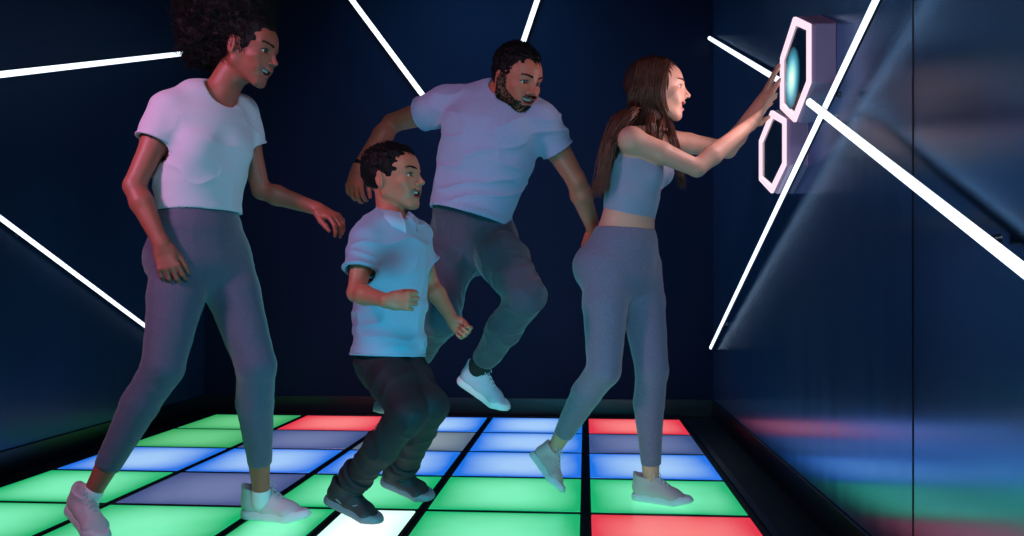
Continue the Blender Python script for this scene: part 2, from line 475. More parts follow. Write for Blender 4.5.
# ------------------------------------------------------------------ face parts
def face_parts(h, parent, base, eye_white, iris, brow_mat, teeth_mat, look=(0, 0), brow=1.0, smile=1.0):
    k = h.k
    for s in (-1, 1):
        c = h.p(s*.0315, .0650, .002)
        u = nrm(h.F + .0*h.U + look[0]*h.R + look[1]*h.U)
        a = h.R - np.dot(h.R, u)*u; a = nrm(a); b = np.cross(u, a)
        vs, fs, mi = [], [], []
        nl, ns = 14, 20
        for i in range(nl+1):
            th = math.pi*i/nl
            for j in range(ns):
                ph = 2*math.pi*j/ns
                r = .0131*k
                vs.append(c + r*(math.cos(th)*u + math.sin(th)*(math.cos(ph)*a + math.sin(ph)*b)))
        for i in range(nl):
            for j in range(ns):
                fs.append([i*ns+j, i*ns+(j+1) % ns, (i+1)*ns+(j+1) % ns, (i+1)*ns+j]); mi.append(1 if i < 3 else 0)
        link_mesh('eye', A(vs)-base, np.array(fs), [eye_white, iris], parent, True, mi)
        # upper lashes
        P = bez([h.p(s*.0175, .0745, .0025), h.p(s*.024, .0800, .0072), h.p(s*.033, .0795, .0082), h.p(s*.041, .0745, .0065), h.p(s*.0475, .0665, .0025)], 5)
        v, f = tube_arrays([(P, np.concatenate([np.linspace(.0008, .0015, len(P)-4), np.linspace(.0015, .0008, 4)])*k)], 5)
        link_mesh('eyelashes', v-base, f, brow_mat, parent)
    # brows: short hairs rooted on the ridge
    body = [o for o in parent.children if o.name.startswith('body')][0].data
    n = len(body.vertices); co = np.empty(n*3, np.float32); body.vertices.foreach_get('co', co); co = co.reshape(-1, 3)
    no = np.empty(n*3, np.float32); body.vertices.foreach_get('normal', no); no = no.reshape(-1, 3)
    q = h.loc(co + base); rs = np.random.RandomState(3)
    for s in (-1, 1):
        x = q[:, 0]*s
        line = .0215 + .0055*np.sin(np.clip((x-.010)/.042, 0, 1)*2.3)
        m = (x > .010) & (x < .052) & (np.abs(q[:, 2]-line) < .0022*brow*(1.15-np.clip((x-.010)/.06, 0, 1))) & (q[:, 1] > .035) & (q[:, 1] < .12)
        idx = np.nonzero(m)[0]; lines = []
        if len(idx) == 0: continue
        for i in rs.choice(idx, 150):
            p = co[i] + rs.uniform(-.0012, .0012, 3); nn = no[i]
            t = nrm(s*h.R*.9 - h.F*.35 + h.U*.25 + nn*.25)
            lines.append((A([p, p + t*.0035 + nn*.0008, p + t*.007]), A([.0007, .0006, .0003])))
        v, f = tube_arrays(lines, 3); link_mesh('eyebrow', v, f, brow_mat, parent)
    if smile > .2:
        # upper teeth: a curved strip with a separate bulge per tooth
        vs, fs = [], []
        n = 61
        for i in range(n):
            t = -1 + 2*i/(n-1); x = .0285*t
            y = .0780 - .0165*t*t + .0009*abs(math.sin(t*math.pi*4))
            z0 = -.0510 + .0025*t*t; z1 = -.0615 + .0065*t*t - .0003*abs(math.sin(t*math.pi*4))
            for (yy, zz) in ((y-.0025, z0), (y, z0), (y+.0004, (z0+z1)/2), (y, z1), (y-.0025, z1)): vs.append(h.p(x, yy, zz))
        for i in range(n-1):
            for j in range(4): fs.append([i*5+j, i*5+j+1, i*5+5+j+1, i*5+5+j])
        link_mesh('teeth', A(vs)-base, np.array(fs), teeth_mat, parent)

def lips_pick(h, extra=None):
    """material 1 on the lips, 2 inside the mouth"""
    def f(P):
        q = h.loc(P); mi = np.zeros(len(P), np.int32)
        m = (np.abs(q[:, 0]) < .034) & (q[:, 1] < .11) & (q[:, 1] > .056) & (q[:, 2] < -.0465) & (q[:, 2] > -.078)
        up = np.abs(q[:, 2] + .0515 - 4*q[:, 0]**2) < .0036
        lo = (np.abs(q[:, 0]) < .024) & (q[:, 2] < -.060) & (q[:, 2] > -.0775 + 6*q[:, 0]**2) & (q[:, 1] > .0765 - 8*q[:, 0]**2)
        mi[m & (up | lo)] = 1
        m2 = ((q[:, 0]/.025)**2 + ((q[:, 2]+.0600)/.0100)**2 < 1) & (q[:, 1] < .0755 - 22*q[:, 0]**2) & (q[:, 1] > .045)
        mi[m2] = 2
        if extra is not None:
            e = extra(q); mi[(mi == 0) & e] = 3
        return mi
    return f

def strands(seeds, step, n, r0, r1, rs):
    lines = []
    for p in seeds:
        P = [A(p, float)]
        for i in range(n): P.append(P[-1] + step(P, i))
        P = A(P); lines.append((P, np.linspace(r0, r1, len(P))))
    return lines

def person(base, label, group=None):
    o = bpy.data.objects.new('person', None); COL.objects.link(o)
    o.empty_display_size = .1
    o.location = to_world(base); o.rotation_euler = (0, 0, TH)
    return tag(o, label, 'person', group)

def short_hair(h, parent, base, m, seed=1, thick=.014, front=.066, top=.02, length=.012, n=1500, hairline=.050, nape=-.055, face_drop=0.0):
    """close-cropped cap over the skull, clear of face and ears, with short hairs standing out of it"""
    k = h.k
    P = [Ell(h.p(0, -.021, .030), (.073+thick)*k, (.094+thick)*k, (.084+thick+top*.4)*k, h.R, h.F, .01),
         Ell(h.p(0, -.030, .060), (.066+thick)*k, (.080+thick)*k, (.062+top)*k, h.R, h.F, .02)]
    # take the face away
    P.append(Seg(h.p(0, .062, -.10), h.p(0, .078, hairline-.034), .062*k, .060*k, .056*k, .040*k, h.R, h.R, c1=.030*k, k=.010, sub=True))
    for s in (-1, 1):
        P.append(Ell(h.p(s*.088, -.012, -.018), .030*k, .024*k, .034*k, h.R, h.F, .006, True))
        P.append(Seg(h.p(s*.078, .050, -.02), h.p(s*.075, .066, .026), .022*k, a1=.014*k, k=.01, sub=True))
    d1 = nrm(-h.U + .25*h.F)
    def disp(Q):
        return .004*k*vnoise(Q*70, seed) + .0030*k*vnoise(Q*160, seed+1)
    o = sculpt('hair', P, m, parent, base, fine=.004, smooth=1, disp=disp, cuts=[(h.p(0, 0, nape), nrm(-h.U-.35*h.F)), (h.p(0, 0, -.045), nrm(-h.U+.9*h.F))])
    # hairs
    me = o.data; rs = random.Random(seed)
    lines = []
    nv = len(me.vertices)
    for i in range(n):
        v = me.vertices[rs.randrange(nv)]; nn = A(v.normal); p = A(v.co)
        q = h.loc((p+base)[None, :])[0]
        if q[2] < -.04 or (q[1] > .035 and q[2] < hairline+.022) or (abs(q[0]) < .070 and q[2] < .08 and q[1] > -.06): continue
        t = nrm(nn*.55 + A([rs.uniform(-.5, .5) for _ in range(3)]) + .45*h.F)
        L = length*k*rs.uniform(.5, 1.2)*(1.2 if q[2] > .05 else .5)
        lines.append((A([p - nn*.003, p + t*L*.6, p + nrm(t+.4*h.F)*L]), A([.0011, .0009, .0004])*k))
    v, f = tube_arrays(lines, 3)
    link_mesh('hair_strands', v, f, m, o)
    return o
# ------------------------------------------------------------------ camera and world
cam = bpy.data.cameras.new('camera'); camo = bpy.data.objects.new('camera', cam); COL.objects.link(camo)
camo.location = (0, 0, CAMH); camo.rotation_euler = (math.pi/2, 0, TH)
cam.sensor_width = 36; cam.lens = 36*FPX/1024; cam.shift_y = (HV-268)/1024; cam.clip_start = .05
scene.camera = camo
scene.view_settings.view_transform = 'Standard'; scene.view_settings.look = 'None'
scene.view_settings.gamma = 1; scene.view_settings.exposure = 0; scene.view_settings.use_curve_mapping = False
w = bpy.data.worlds.new('world'); scene.world = w; w.use_nodes = True
w.node_tree.nodes['Background'].inputs['Color'].default_value = (.02, .05, .12, 1)
w.node_tree.nodes['Background'].inputs['Strength'].default_value = .2

# ------------------------------------------------------------------ room
XL, XR, YB, YF, ZC = -2.61, .84, 6.0, -1.6, 3.6

def box_arrays(lo, hi, bev=0):
    bm = __import__('bmesh').new()
    import bmesh
    bmesh.ops.create_cube(bm, size=1)
    lo, hi = A(lo, float), A(hi, float)
    for v in bm.verts: v.co = Vector((lo+hi)/2 + A(v.co)*(hi-lo))
    if bev: bmesh.ops.bevel(bm, geom=bm.edges[:], offset=bev, segments=2, affect='EDGES', profile=.5)
    vs = [tuple(v.co) for v in bm.verts]; fs = [[v.index for v in f.verts] for f in bm.faces]
    bm.free(); return vs, fs

def box(name, lo, hi, m, parent=None, bev=0, smooth=False):
    vs, fs = box_arrays(lo, hi, bev)
    return link_mesh(name, vs, fs, m, parent, smooth)

def wall_mat(name, rgb, rough, streak, spec=.6, metal=0.0, aniso=0.0):
    m = mat(name, rgb, rough, metal, spec); nt = m.node_tree; b = nt.nodes['Principled BSDF']
    tc = nt.nodes.new('ShaderNodeTexCoord'); mp = nt.nodes.new('ShaderNodeMapping'); mp.inputs['Scale'].default_value = streak
    n = nt.nodes.new('ShaderNodeTexNoise'); n.inputs['Scale'].default_value = 3; n.inputs['Detail'].default_value = 5
    nt.links.new(tc.outputs['Object'], mp.inputs['Vector']); nt.links.new(mp.outputs['Vector'], n.inputs['Vector'])
    r = nt.nodes.new('ShaderNodeMapRange'); r.inputs['From Min'].default_value = .3; r.inputs['From Max'].default_value = .7
    r.inputs['To Min'].default_value = rough-.015; r.inputs['To Max'].default_value = rough+.02
    nt.links.new(n.outputs['Fac'], r.inputs['Value']); nt.links.new(r.outputs['Result'], b.inputs['Roughness'])
    mx = nt.nodes.new('ShaderNodeMix'); mx.data_type = 'RGBA'; c = lin(rgb)
    mx.inputs['A'].default_value = tuple(x*.93 for x in c[:3])+(1,); mx.inputs['B'].default_value = tuple(x*1.07 for x in c[:3])+(1,)
    nt.links.new(n.outputs['Fac'], mx.inputs['Factor']); nt.links.new(mx.outputs['Result'], b.inputs['Base Color'])
    if aniso:
        tg = nt.nodes.new('ShaderNodeTangent'); tg.direction_type = 'UV_MAP'; tg.uv_map = 'UVMap'
        nt.links.new(tg.outputs['Tangent'], b.inputs['Tangent']); b.inputs['Anisotropic'].default_value = aniso
        b.inputs['Anisotropic Rotation'].default_value = ANROT
    return m
ANROT = 0.0
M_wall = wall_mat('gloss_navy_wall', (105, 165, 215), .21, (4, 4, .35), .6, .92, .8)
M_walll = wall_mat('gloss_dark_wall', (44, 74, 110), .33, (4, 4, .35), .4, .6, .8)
M_wallb = wall_mat('navy_wall', (4, 26, 50), .6, (3, 3, .3), .15)
M_dark = mat('black_floor', (10, 12, 18), .45, spec=.3)
M_base = wall_mat('dark_baseboard', (8, 14, 24), .30, (1, 1, 1), .5)
M_ceil = mat('black_ceiling', (8, 12, 20), .8)
M_frame = mat('black_rubber_frame', (9, 11, 16), .5, spec=.25)

def structure(name, lo, hi, m, bev=0):
    return tag(box(name, lo, hi, m, bev=bev), kind='structure')
structure('floor', (XL-.1, YF, -.12), (XR+.1, YB+.1, -.03), M_dark)
structure('ceiling', (XL-.1, YF, ZC), (XR+.1, YB+.1, ZC+.1), M_ceil)
structure('wall_back', (XL-.1, YB, -.03), (XR+.1, YB+.1, ZC), M_wallb)
def uv_wall(o):
    me = o.data; uv = me.uv_layers.new(name='UVMap')
    for l in me.loops:
        c = me.vertices[l.vertex_index].co; uv.data[l.index].uv = (c.y + .01*c.x, c.z)
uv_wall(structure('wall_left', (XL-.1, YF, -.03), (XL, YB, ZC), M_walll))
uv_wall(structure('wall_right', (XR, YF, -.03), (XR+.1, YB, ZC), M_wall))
structure('baseboard_right', (XR-.012, YF, -.03), (XR, YB-.012, .086), M_base, .004)
structure('baseboard_left', (XL, YF, -.03), (XL+.012, YB-.012, .086), M_base, .004)
structure('baseboard_back', (XL, YB-.012, -.03), (XR, YB, .086), M_base, .004)

# stage edge and the lit floor
W_T, X0, Y0 = .601, .603, 5.676
structure('trim_1', (X0-5*W_T-.012, Y0-6*W_T-.012, -.03), (X0+.012, Y0+.012, -.008), M_frame, .003)
structure('trim_2', (X0+.012, Y0-6*W_T, -.03), (X0+.045, Y0+.012, -.004), mat('edge_strip', (20, 30, 42), .3, .4), .003)

def tile_mat(name, edge, mid, strength):
    m = bpy.data.materials.new(name); m.use_nodes = True; nt = m.node_tree; b = nt.nodes['Principled BSDF']
    b.inputs['Base Color'].default_value = (.12, .14, .16, 1); b.inputs['Roughness'].default_value = .25
    b.inputs['Specular IOR Level'].default_value = .3
    tc = nt.nodes.new('ShaderNodeTexCoord'); sx = nt.nodes.new('ShaderNodeSeparateXYZ'); nt.links.new(tc.outputs['Generated'], sx.inputs[0])
    def mth(op, a, c=None):
        n = nt.nodes.new('ShaderNodeMath'); n.operation = op
        for i, v in enumerate((a, c)):
            if v is None: continue
            if isinstance(v, (int, float)): n.inputs[i].default_value = v
            else: nt.links.new(v, n.inputs[i])
        return n.outputs[0]
    gx = mth('MULTIPLY', mth('MULTIPLY', sx.outputs[0], mth('SUBTRACT', 1, sx.outputs[0])), 4)
    gy = mth('MULTIPLY', mth('MULTIPLY', sx.outputs[1], mth('SUBTRACT', 1, sx.outputs[1])), 4)
    g = mth('POWER', mth('MULTIPLY', mth('POWER', gx, 1.0), mth('POWER', gy, .6)), .85)
    nz = nt.nodes.new('ShaderNodeTexNoise'); nz.inputs['Scale'].default_value = 3; nt.links.new(tc.outputs['Object'], nz.inputs['Vector'])
    g2 = mth('ADD', g, mth('MULTIPLY', mth('SUBTRACT', nz.outputs['Fac'], .5), .35))
    cr = nt.nodes.new('ShaderNodeValToRGB'); e = cr.color_ramp.elements
    e[0].position = .12; e[0].color = lin(edge); e[1].position = .95; e[1].color = lin(mid)
    nt.links.new(g2, cr.inputs['Fac']); nt.links.new(cr.outputs['Color'], b.inputs['Emission Color'])
    b.inputs['Emission Strength'].default_value = strength
    return m
TM = {'green': tile_mat('green_led', (8, 175, 100), (120, 238, 180), 1.0),
      'lime': tile_mat('lime_led', (50, 170, 90), (110, 215, 140), .85),
      'blue': tile_mat('blue_led', (18, 110, 225), (160, 200, 245), 1.0),
      'red': tile_mat('red_led', (225, 40, 55), (250, 125, 120), 1.0),
      'slate': tile_mat('slate_led', (60, 80, 135), (112, 125, 172), .85),
      'grey': tile_mat('grey_led', (90, 110, 130), (145, 160, 165), .85),
      'white': tile_mat('white_led', (205, 255, 235), (250, 255, 252), 1.15)}
rows = [['lime', 'red', 'blue', 'blue', 'red'],
        ['lime', 'slate', 'grey', 'blue', 'slate'],
        ['blue', 'blue', 'blue', 'blue', 'blue'],
        ['green', 'slate', 'green', 'green', 'green'],
        ['green', 'green', None, 'green', 'red']]
cname = {'lime': 'yellow-green', 'red': 'red', 'blue': 'blue', 'slate': 'dim slate-blue', 'grey': 'dim grey', 'green': 'green', 'white': 'bright white'}
rown = ['farthest row by the back wall', 'second row from the back', 'middle row', 'fourth row from the back', 'nearest row']
coln = ['at the left end', 'second from the left', 'in the centre', 'second from the right', 'at the right end']
G = .014
proto = {}
def tile(x0, x1, y0, y1, c, label):
    wx, wy = (x1-x0)/2, (y1-y0)/2
    o = bpy.data.objects.new('floor_tile', None); COL.objects.link(o); o.location = ((x0+x1)/2, (y0+y1)/2, -.008); o.empty_display_size = .1
    key = (c, round(wx, 3))
    if key not in proto:
        vs, fs = box_arrays((-wx+G+.006, -wy+G+.006, -.020), (wx-G-.006, wy-G-.006, .008), .002)
        a = link_mesh('light_panel', vs, fs, TM[c], o, False)
        vv, ff = [], []
        for lo, hi in (((-wx+.003, -wy+.003, 0), (wx-.003, -wy+G+.004, .006)), ((-wx+.003, wy-G-.004, 0), (wx-.003, wy-.003, .006)),
                       ((-wx+.003, -wy+G+.004, 0), (-wx+G+.004, wy-G-.004, .006)), ((wx-G-.004, -wy+G+.004, 0), (wx-.003, wy-G-.004, .006))):
            v1, f1 = box_arrays(lo, hi); ff += [[i+len(vv) for i in f] for f in f1]; vv += v1
        r = link_mesh('rim', vv, ff, M_frame, o, False)
        proto[key] = (a, r)
    else:
        for s in proto[key]:
            d = s.copy(); COL.objects.link(d); d.parent = o
    tag(o, label, 'light tile', 'glowing tiles of the lit dance floor', 'thing')
for j, rw in enumerate(rows):
    for i, c in enumerate(rw):
        x1 = X0 - (4-i)*W_T; x0 = x1 - W_T; y1 = Y0 - j*W_T; y0 = y1 - W_T
        if c is None:
            xm = (x0+x1)/2
            tile(x0, xm, y0, y1, 'green', 'narrow green floor tile in the nearest row, left of the white tile')
            tile(xm, x1, y0, y1, 'white', 'narrow bright white floor tile under the boy, the only white one')
        else:
            tile(x0, x1, y0, y1, c, '%s glowing floor tile %s, %s' % (cname[c], coln[i], rown[j]))

# ------------------------------------------------------------------ things on the walls
def ray(u, v):
    d = to_world(A([(u-CX)/FPX, 1, (HV-v)/FPX])); return d
def on_x(u, v, X):
    d = ray(u, v); t = X/d.x; return A([X, d.y*t, CAMH + d.z*t])
def on_y(u, v, Y):
    d = ray(u, v); t = Y/d.y; return A([d.x*t, Y, CAMH + d.z*t])

M_tube = emis('white_tube_light', (225, 240, 255), 1.8)
M_tubeback = mat('dark_tube_back', (14, 16, 22), .5)  # dark backing added so the tubes reflect less in the gloss walls
M_cap = mat('brushed_end_cap', (120, 125, 135), .35, .8)
def light_tube(p0, p1, r, label, group, wallside):
    o = bpy.data.objects.new('light_tube', None); COL.objects.link(o); o.location = Vector(p0); o.empty_display_size = .1
    tag(o, label, 'tube light', group)
    d = nrm(p1-p0); L = np.linalg.norm(p1-p0)
    def cyl(name, a, b, rr, m, sides=20):
        n = 2
        P = A([a, a, a + (b-a)*.5, b, b]) - p0
        R = A([1e-5, rr, rr, rr, 1e-5])
        x = perp(d); y = np.cross(d, x); an = np.arange(sides)*2*math.pi/sides
        vs = (P[:, None, :] + R[:, None, None]*(np.cos(an)[None, :, None]*x + np.sin(an)[None, :, None]*y)).reshape(-1, 3)
        fs = [[i*sides+j, i*sides+(j+1) % sides, (i+1)*sides+(j+1) % sides, (i+1)*sides+j] for i in range(4) for j in range(sides)]
        mi = None
        if isinstance(m, list):      # diffuser in front; dark back added to block light towards the wall
            wv = nrm(wallside)
            mi = [0 if np.dot(math.cos((j+.5)*2*math.pi/sides)*x + math.sin((j+.5)*2*math.pi/sides)*y, wv) < .12 else 1 for i in range(4) for j in range(sides)]
        return link_mesh(name, vs, np.array(fs), m, o, False, mi)
    cyl('tube', p0 + d*.012, p1 - d*.012, r, [M_tube, M_tubeback])
    cyl('end_cap', p0, p0 + d*.012, r*1.02, M_cap); cyl('end_cap', p1 - d*.012, p1, r*1.02, M_cap)
    # clips that hold it to the wall
    for t in (.15, .85):
        c = p0 + d*L*t; q = c + A(wallside)
        v, f = tube_arrays([(A([c, (c+q)/2, q]) - p0, A([r*.6, r*.6, r*.9]))], 8)
        link_mesh('clip', v, f, M_cap, o)
    return o
R_ = .0165
off = .028
light_tube(on_x(709.5, 38, XR-off), on_x(793, 88.5, XR-off), .013, 'short white light tube on the right wall, from the corner to the hexagon light', 'slanting tube lights on the right wall', (off, 0, 0))
light_tube(on_x(809, 101.5, XR-.085), on_x(1045, 286, XR-off-.004), .0135, 'thick white light tube running down to the right from the upper hexagon light', 'slanting tube lights on the right wall', (off, 0, 0))
light_tube(on_x(885, -16, XR-off-.034), on_x(711, 348, XR-off), .0125, 'long steep white light tube crossing the other tube beside the hexagon', 'slanting tube lights on the right wall', (off, 0, 0))
light_tube(on_x(-14, 76.2, XL+off), on_x(197, 52, XL+off), .0145, 'white light tube high on the left wall, behind the curly-haired woman\'s head', 'tube lights on the left wall', (-off, 0, 0))
light_tube(on_x(-14, 207.5, XL+off), on_x(167, 342.5, XL+off), .012, 'white light tube low on the left wall, sloping down behind the leggings', 'tube lights on the left wall', (-off, 0, 0))
light_tube(on_y(346, -8, YB-off), on_y(448, 129, YB-off), .0175, 'white light tube on the back wall, sloping down behind the man\'s sleeve', 'tube lights on the back wall', (0, off, 0))
light_tube(on_y(542, -14, YB-off), on_y(519, 54, YB-off), .0175, 'white light tube on the back wall ending behind the man\'s hair', 'tube lights on the back wall', (0, off, 0))

# hexagonal wall lights
M_ring = emis('pink_white_ring_light', (250, 218, 232), 1.15)
M_hexbody = mat('pale_lilac_casing', (165, 138, 168), .35, 0, .5)
M_hexglass = wall_mat('dark_teal_glass', (22, 60, 80), .10, (1, 1, 1), .7)
M_lip = mat('white_casing_rim', (225, 215, 225), .4)
def hex_light(uv, label):
    """uv: far-x, near-x, top-v, bottom-v of the hexagon in the photograph, on the face plane"""
    XFACE = XR - .092
    a = on_x(uv[0], 200, XFACE)[1]; b = on_x(uv[1], 200, XFACE)[1]
    yc = (a+b)/2; hw = abs(a-b)/2
    um = uv[4]
    zt = on_x(um, uv[2], XFACE)[2]; zb = on_x(um, uv[3], XFACE)[2]
    zc = (zt+zb)/2; hh = (zt-zb)/2
    o = bpy.data.objects.new('hexagon_light', None); COL.objects.link(o); o.location = (XR, yc, zc); o.empty_display_size = .1
    tag(o, label, 'wall light', 'hexagonal wall lights')
    pts = [(0, 1), (1, .52), (1, -.52), (0, -1), (-1, -.52), (-1, .52)]
    def ring(s, x, ins=0): return [(x, -p[0]*(hw*s-ins), p[1]*(hh*s-ins*1.1)) for p in pts]
    def loft(name, rings, m, cap0=False, cap1=False, par=o):
        vs = [p for r in rings for p in r]; fs = []
        for i in range(len(rings)-1):
            for j in range(6): fs.append([i*6+j, i*6+(j+1) % 6, (i+1)*6+(j+1) % 6, (i+1)*6+j])
        if cap0: fs.append(list(range(6)))
        if cap1: fs.append([len(vs)-6+j for j in range(6)][::-1])
        ob = link_mesh(name, vs, fs, m, par, False)
        md = ob.modifiers.new('bevel', 'BEVEL'); md.width = .004; md.segments = 2; md.limit_method = 'ANGLE'
        return ob
    loft('casing', [ring(1, -.001), ring(1, -.066), ring(1, -.080, .006)], M_hexbody, True, False)
    loft('light_ring', [ring(1, -.080, .002), ring(1, -.090, .003), ring(1, -.092, .006), ring(1, -.092, .026), ring(1, -.080, .031)], M_ring)
    g = loft('glass', [ring(1, -.078, .028), ring(1, -.082, .040)], M_hexglass, False, True)
    return o, g, (XFACE, yc, zc, hw, hh)
hx1, gl1, H1 = hex_light((779.5, 808, 14.5, 122, 794), 'upper hexagon wall light, the one the long-haired woman touches')
hx2, gl2, H2 = hex_light((758.5, 783.5, 109, 193.5, 771), 'lower hexagon wall light, farther along the wall below her hands')
# the lit touch spot of the upper panel
vs = []; 
def touch_spot():
    X, yc, zc, hw, hh = H1
    n = 28; vs = [(-.0835, hw*.25, -hh*.10)]
    for i in range(n):
        a = 2*math.pi*i/n; vs.append((-.0835, hw*(.25+.52*math.cos(a)), hh*(-.10+.58*math.sin(a))))
    fs = [[0, 1+i, 1+(i+1) % n] for i in range(n)]
    m = bpy.data.materials.new('touch_glow'); m.use_nodes = True; nt = m.node_tree
    b = nt.nodes['Principled BSDF']; b.inputs['Base Color'].default_value = lin((22, 60, 80)); b.inputs['Roughness'].default_value = .15
    uv = nt.nodes.new('ShaderNodeTexCoord'); mp = nt.nodes.new('ShaderNodeMapping'); mp.inputs['Location'].default_value = (0, -hw*.25/(hw*.55), hh*.10/(hh*.60))
    mp.inputs['Scale'].default_value = (0, 1/(hw*.55), 1/(hh*.60))
    gr = nt.nodes.new('ShaderNodeTexGradient'); gr.gradient_type = 'SPHERICAL'
    nt.links.new(uv.outputs['Object'], mp.inputs['Vector']); nt.links.new(mp.outputs['Vector'], gr.inputs['Vector'])
    cr = nt.nodes.new('ShaderNodeValToRGB'); e = cr.color_ramp.elements
    e[0].position = 0; e[0].color = (0, 0, 0, 1); e[1].position = .95; e[1].color = lin((235, 250, 225))
    x = e.new(.35); x.color = lin((70, 150, 175)); x = e.new(.65); x.color = lin((160, 225, 215))
    nt.links.new(gr.outputs['Fac'], cr.inputs['Fac']); nt.links.new(cr.outputs['Color'], b.inputs['Emission Color']); b.inputs['Emission Strength'].default_value = 1.2
    s = link_mesh('touch_pad', vs, fs, m, hx1, False); s['label'] = 'glowing pale green touch pad'
touch_spot()
# vertical joints of the glossy panels on the right wall
for n_, u in ((3, 913), (4, 1060)):
    y = on_x(u, 200, XR)[1]
    structure('trim_%d' % n_, (XR-.002, y-.002, .087), (XR, y+.002, ZC), M_base)

# ------------------------------------------------------------------ unseen fill lamps for the figures and back wall, no fixtures
def area(name, loc, target, size, col, power, spread=None):
    l = bpy.data.lights.new(name, 'AREA'); l.shape = 'DISK'; l.size = size; l.color = col; l.energy = power
    if spread: l.spread = spread
    o = bpy.data.objects.new(name, l); COL.objects.link(o); o.location = loc
    o.rotation_euler = (Vector(target)-Vector(loc)).to_track_quat('-Z', 'Y').to_euler(); return o
area('front_fill', (.2, -.5, 2.9), (-.9, 3.4, 1.2), .5, (.72, .76, 1.0), 6.4, math.radians(75))  # unseen soft fill from the front, above the camera
area('pink_fill', (-2.4, 1.2, 2.3), (-1.0, 3.4, .9), .4, (1.0, .42, .78), 8, math.radians(80))  # unseen pink fill from the front left
area('teal_fill', (-.1, 1.8, .12), (-.5, 3.3, .62), .4, (.03, .62, .80), 10.5, math.radians(130))  # added low fill, stands in for teal glow from the floor tiles
area('blue_back_fill', (-.9, 4.9, 3.3), (-.4, 6.0, .6), 1.2, (.10, .45, .95), 13, math.radians(110))  # unseen fill added to brighten the back wall
area('touch_fill', (XR-.16, H1[1], H1[2]-.05), (XR-1.2, H1[1]-.1, H1[2]-.15), .22, (1.0, .72, .80), 1.5, math.radians(140))  # added fill, strengthens the hexagon's light on the woman's arms and face
# ------------------------------------------------------------------ shared materials
M_eye = mat('eye_white', (190, 186, 184), .15, spec=.6)
M_iris = mat('dark_brown_iris', (38, 22, 14), .1, spec=.8)
M_teeth = mat('teeth', (205, 200, 192), .25, spec=.6)
M_mouth = mat('mouth_inside', (70, 20, 22), .5)
M_lips_w = mat('lips_rose', (176, 92, 84), .4)
M_lips_m = mat('lips_brown', (140, 78, 66), .5)
M_blackhair = mat('black_hair', (9, 7, 8), .65, spec=.2)
M_curl = mat('curly_black_hair', (13, 9, 9), .7, spec=.3)
M_brownbase = mat('dark_brown_hair', (56, 32, 23), .6, spec=.2)
M_brownhair = mat('long_brown_hair', (98, 58, 42), .42, spec=.45, var=.25)
M_white_sole = mat('white_rubber', (215, 215, 220), .5)

def skin(name, rgb): return mat(name, rgb, .48, sss=.08, spec=.45, bump=(220, .10, (1, 1, 1)), var=(.06, 18))

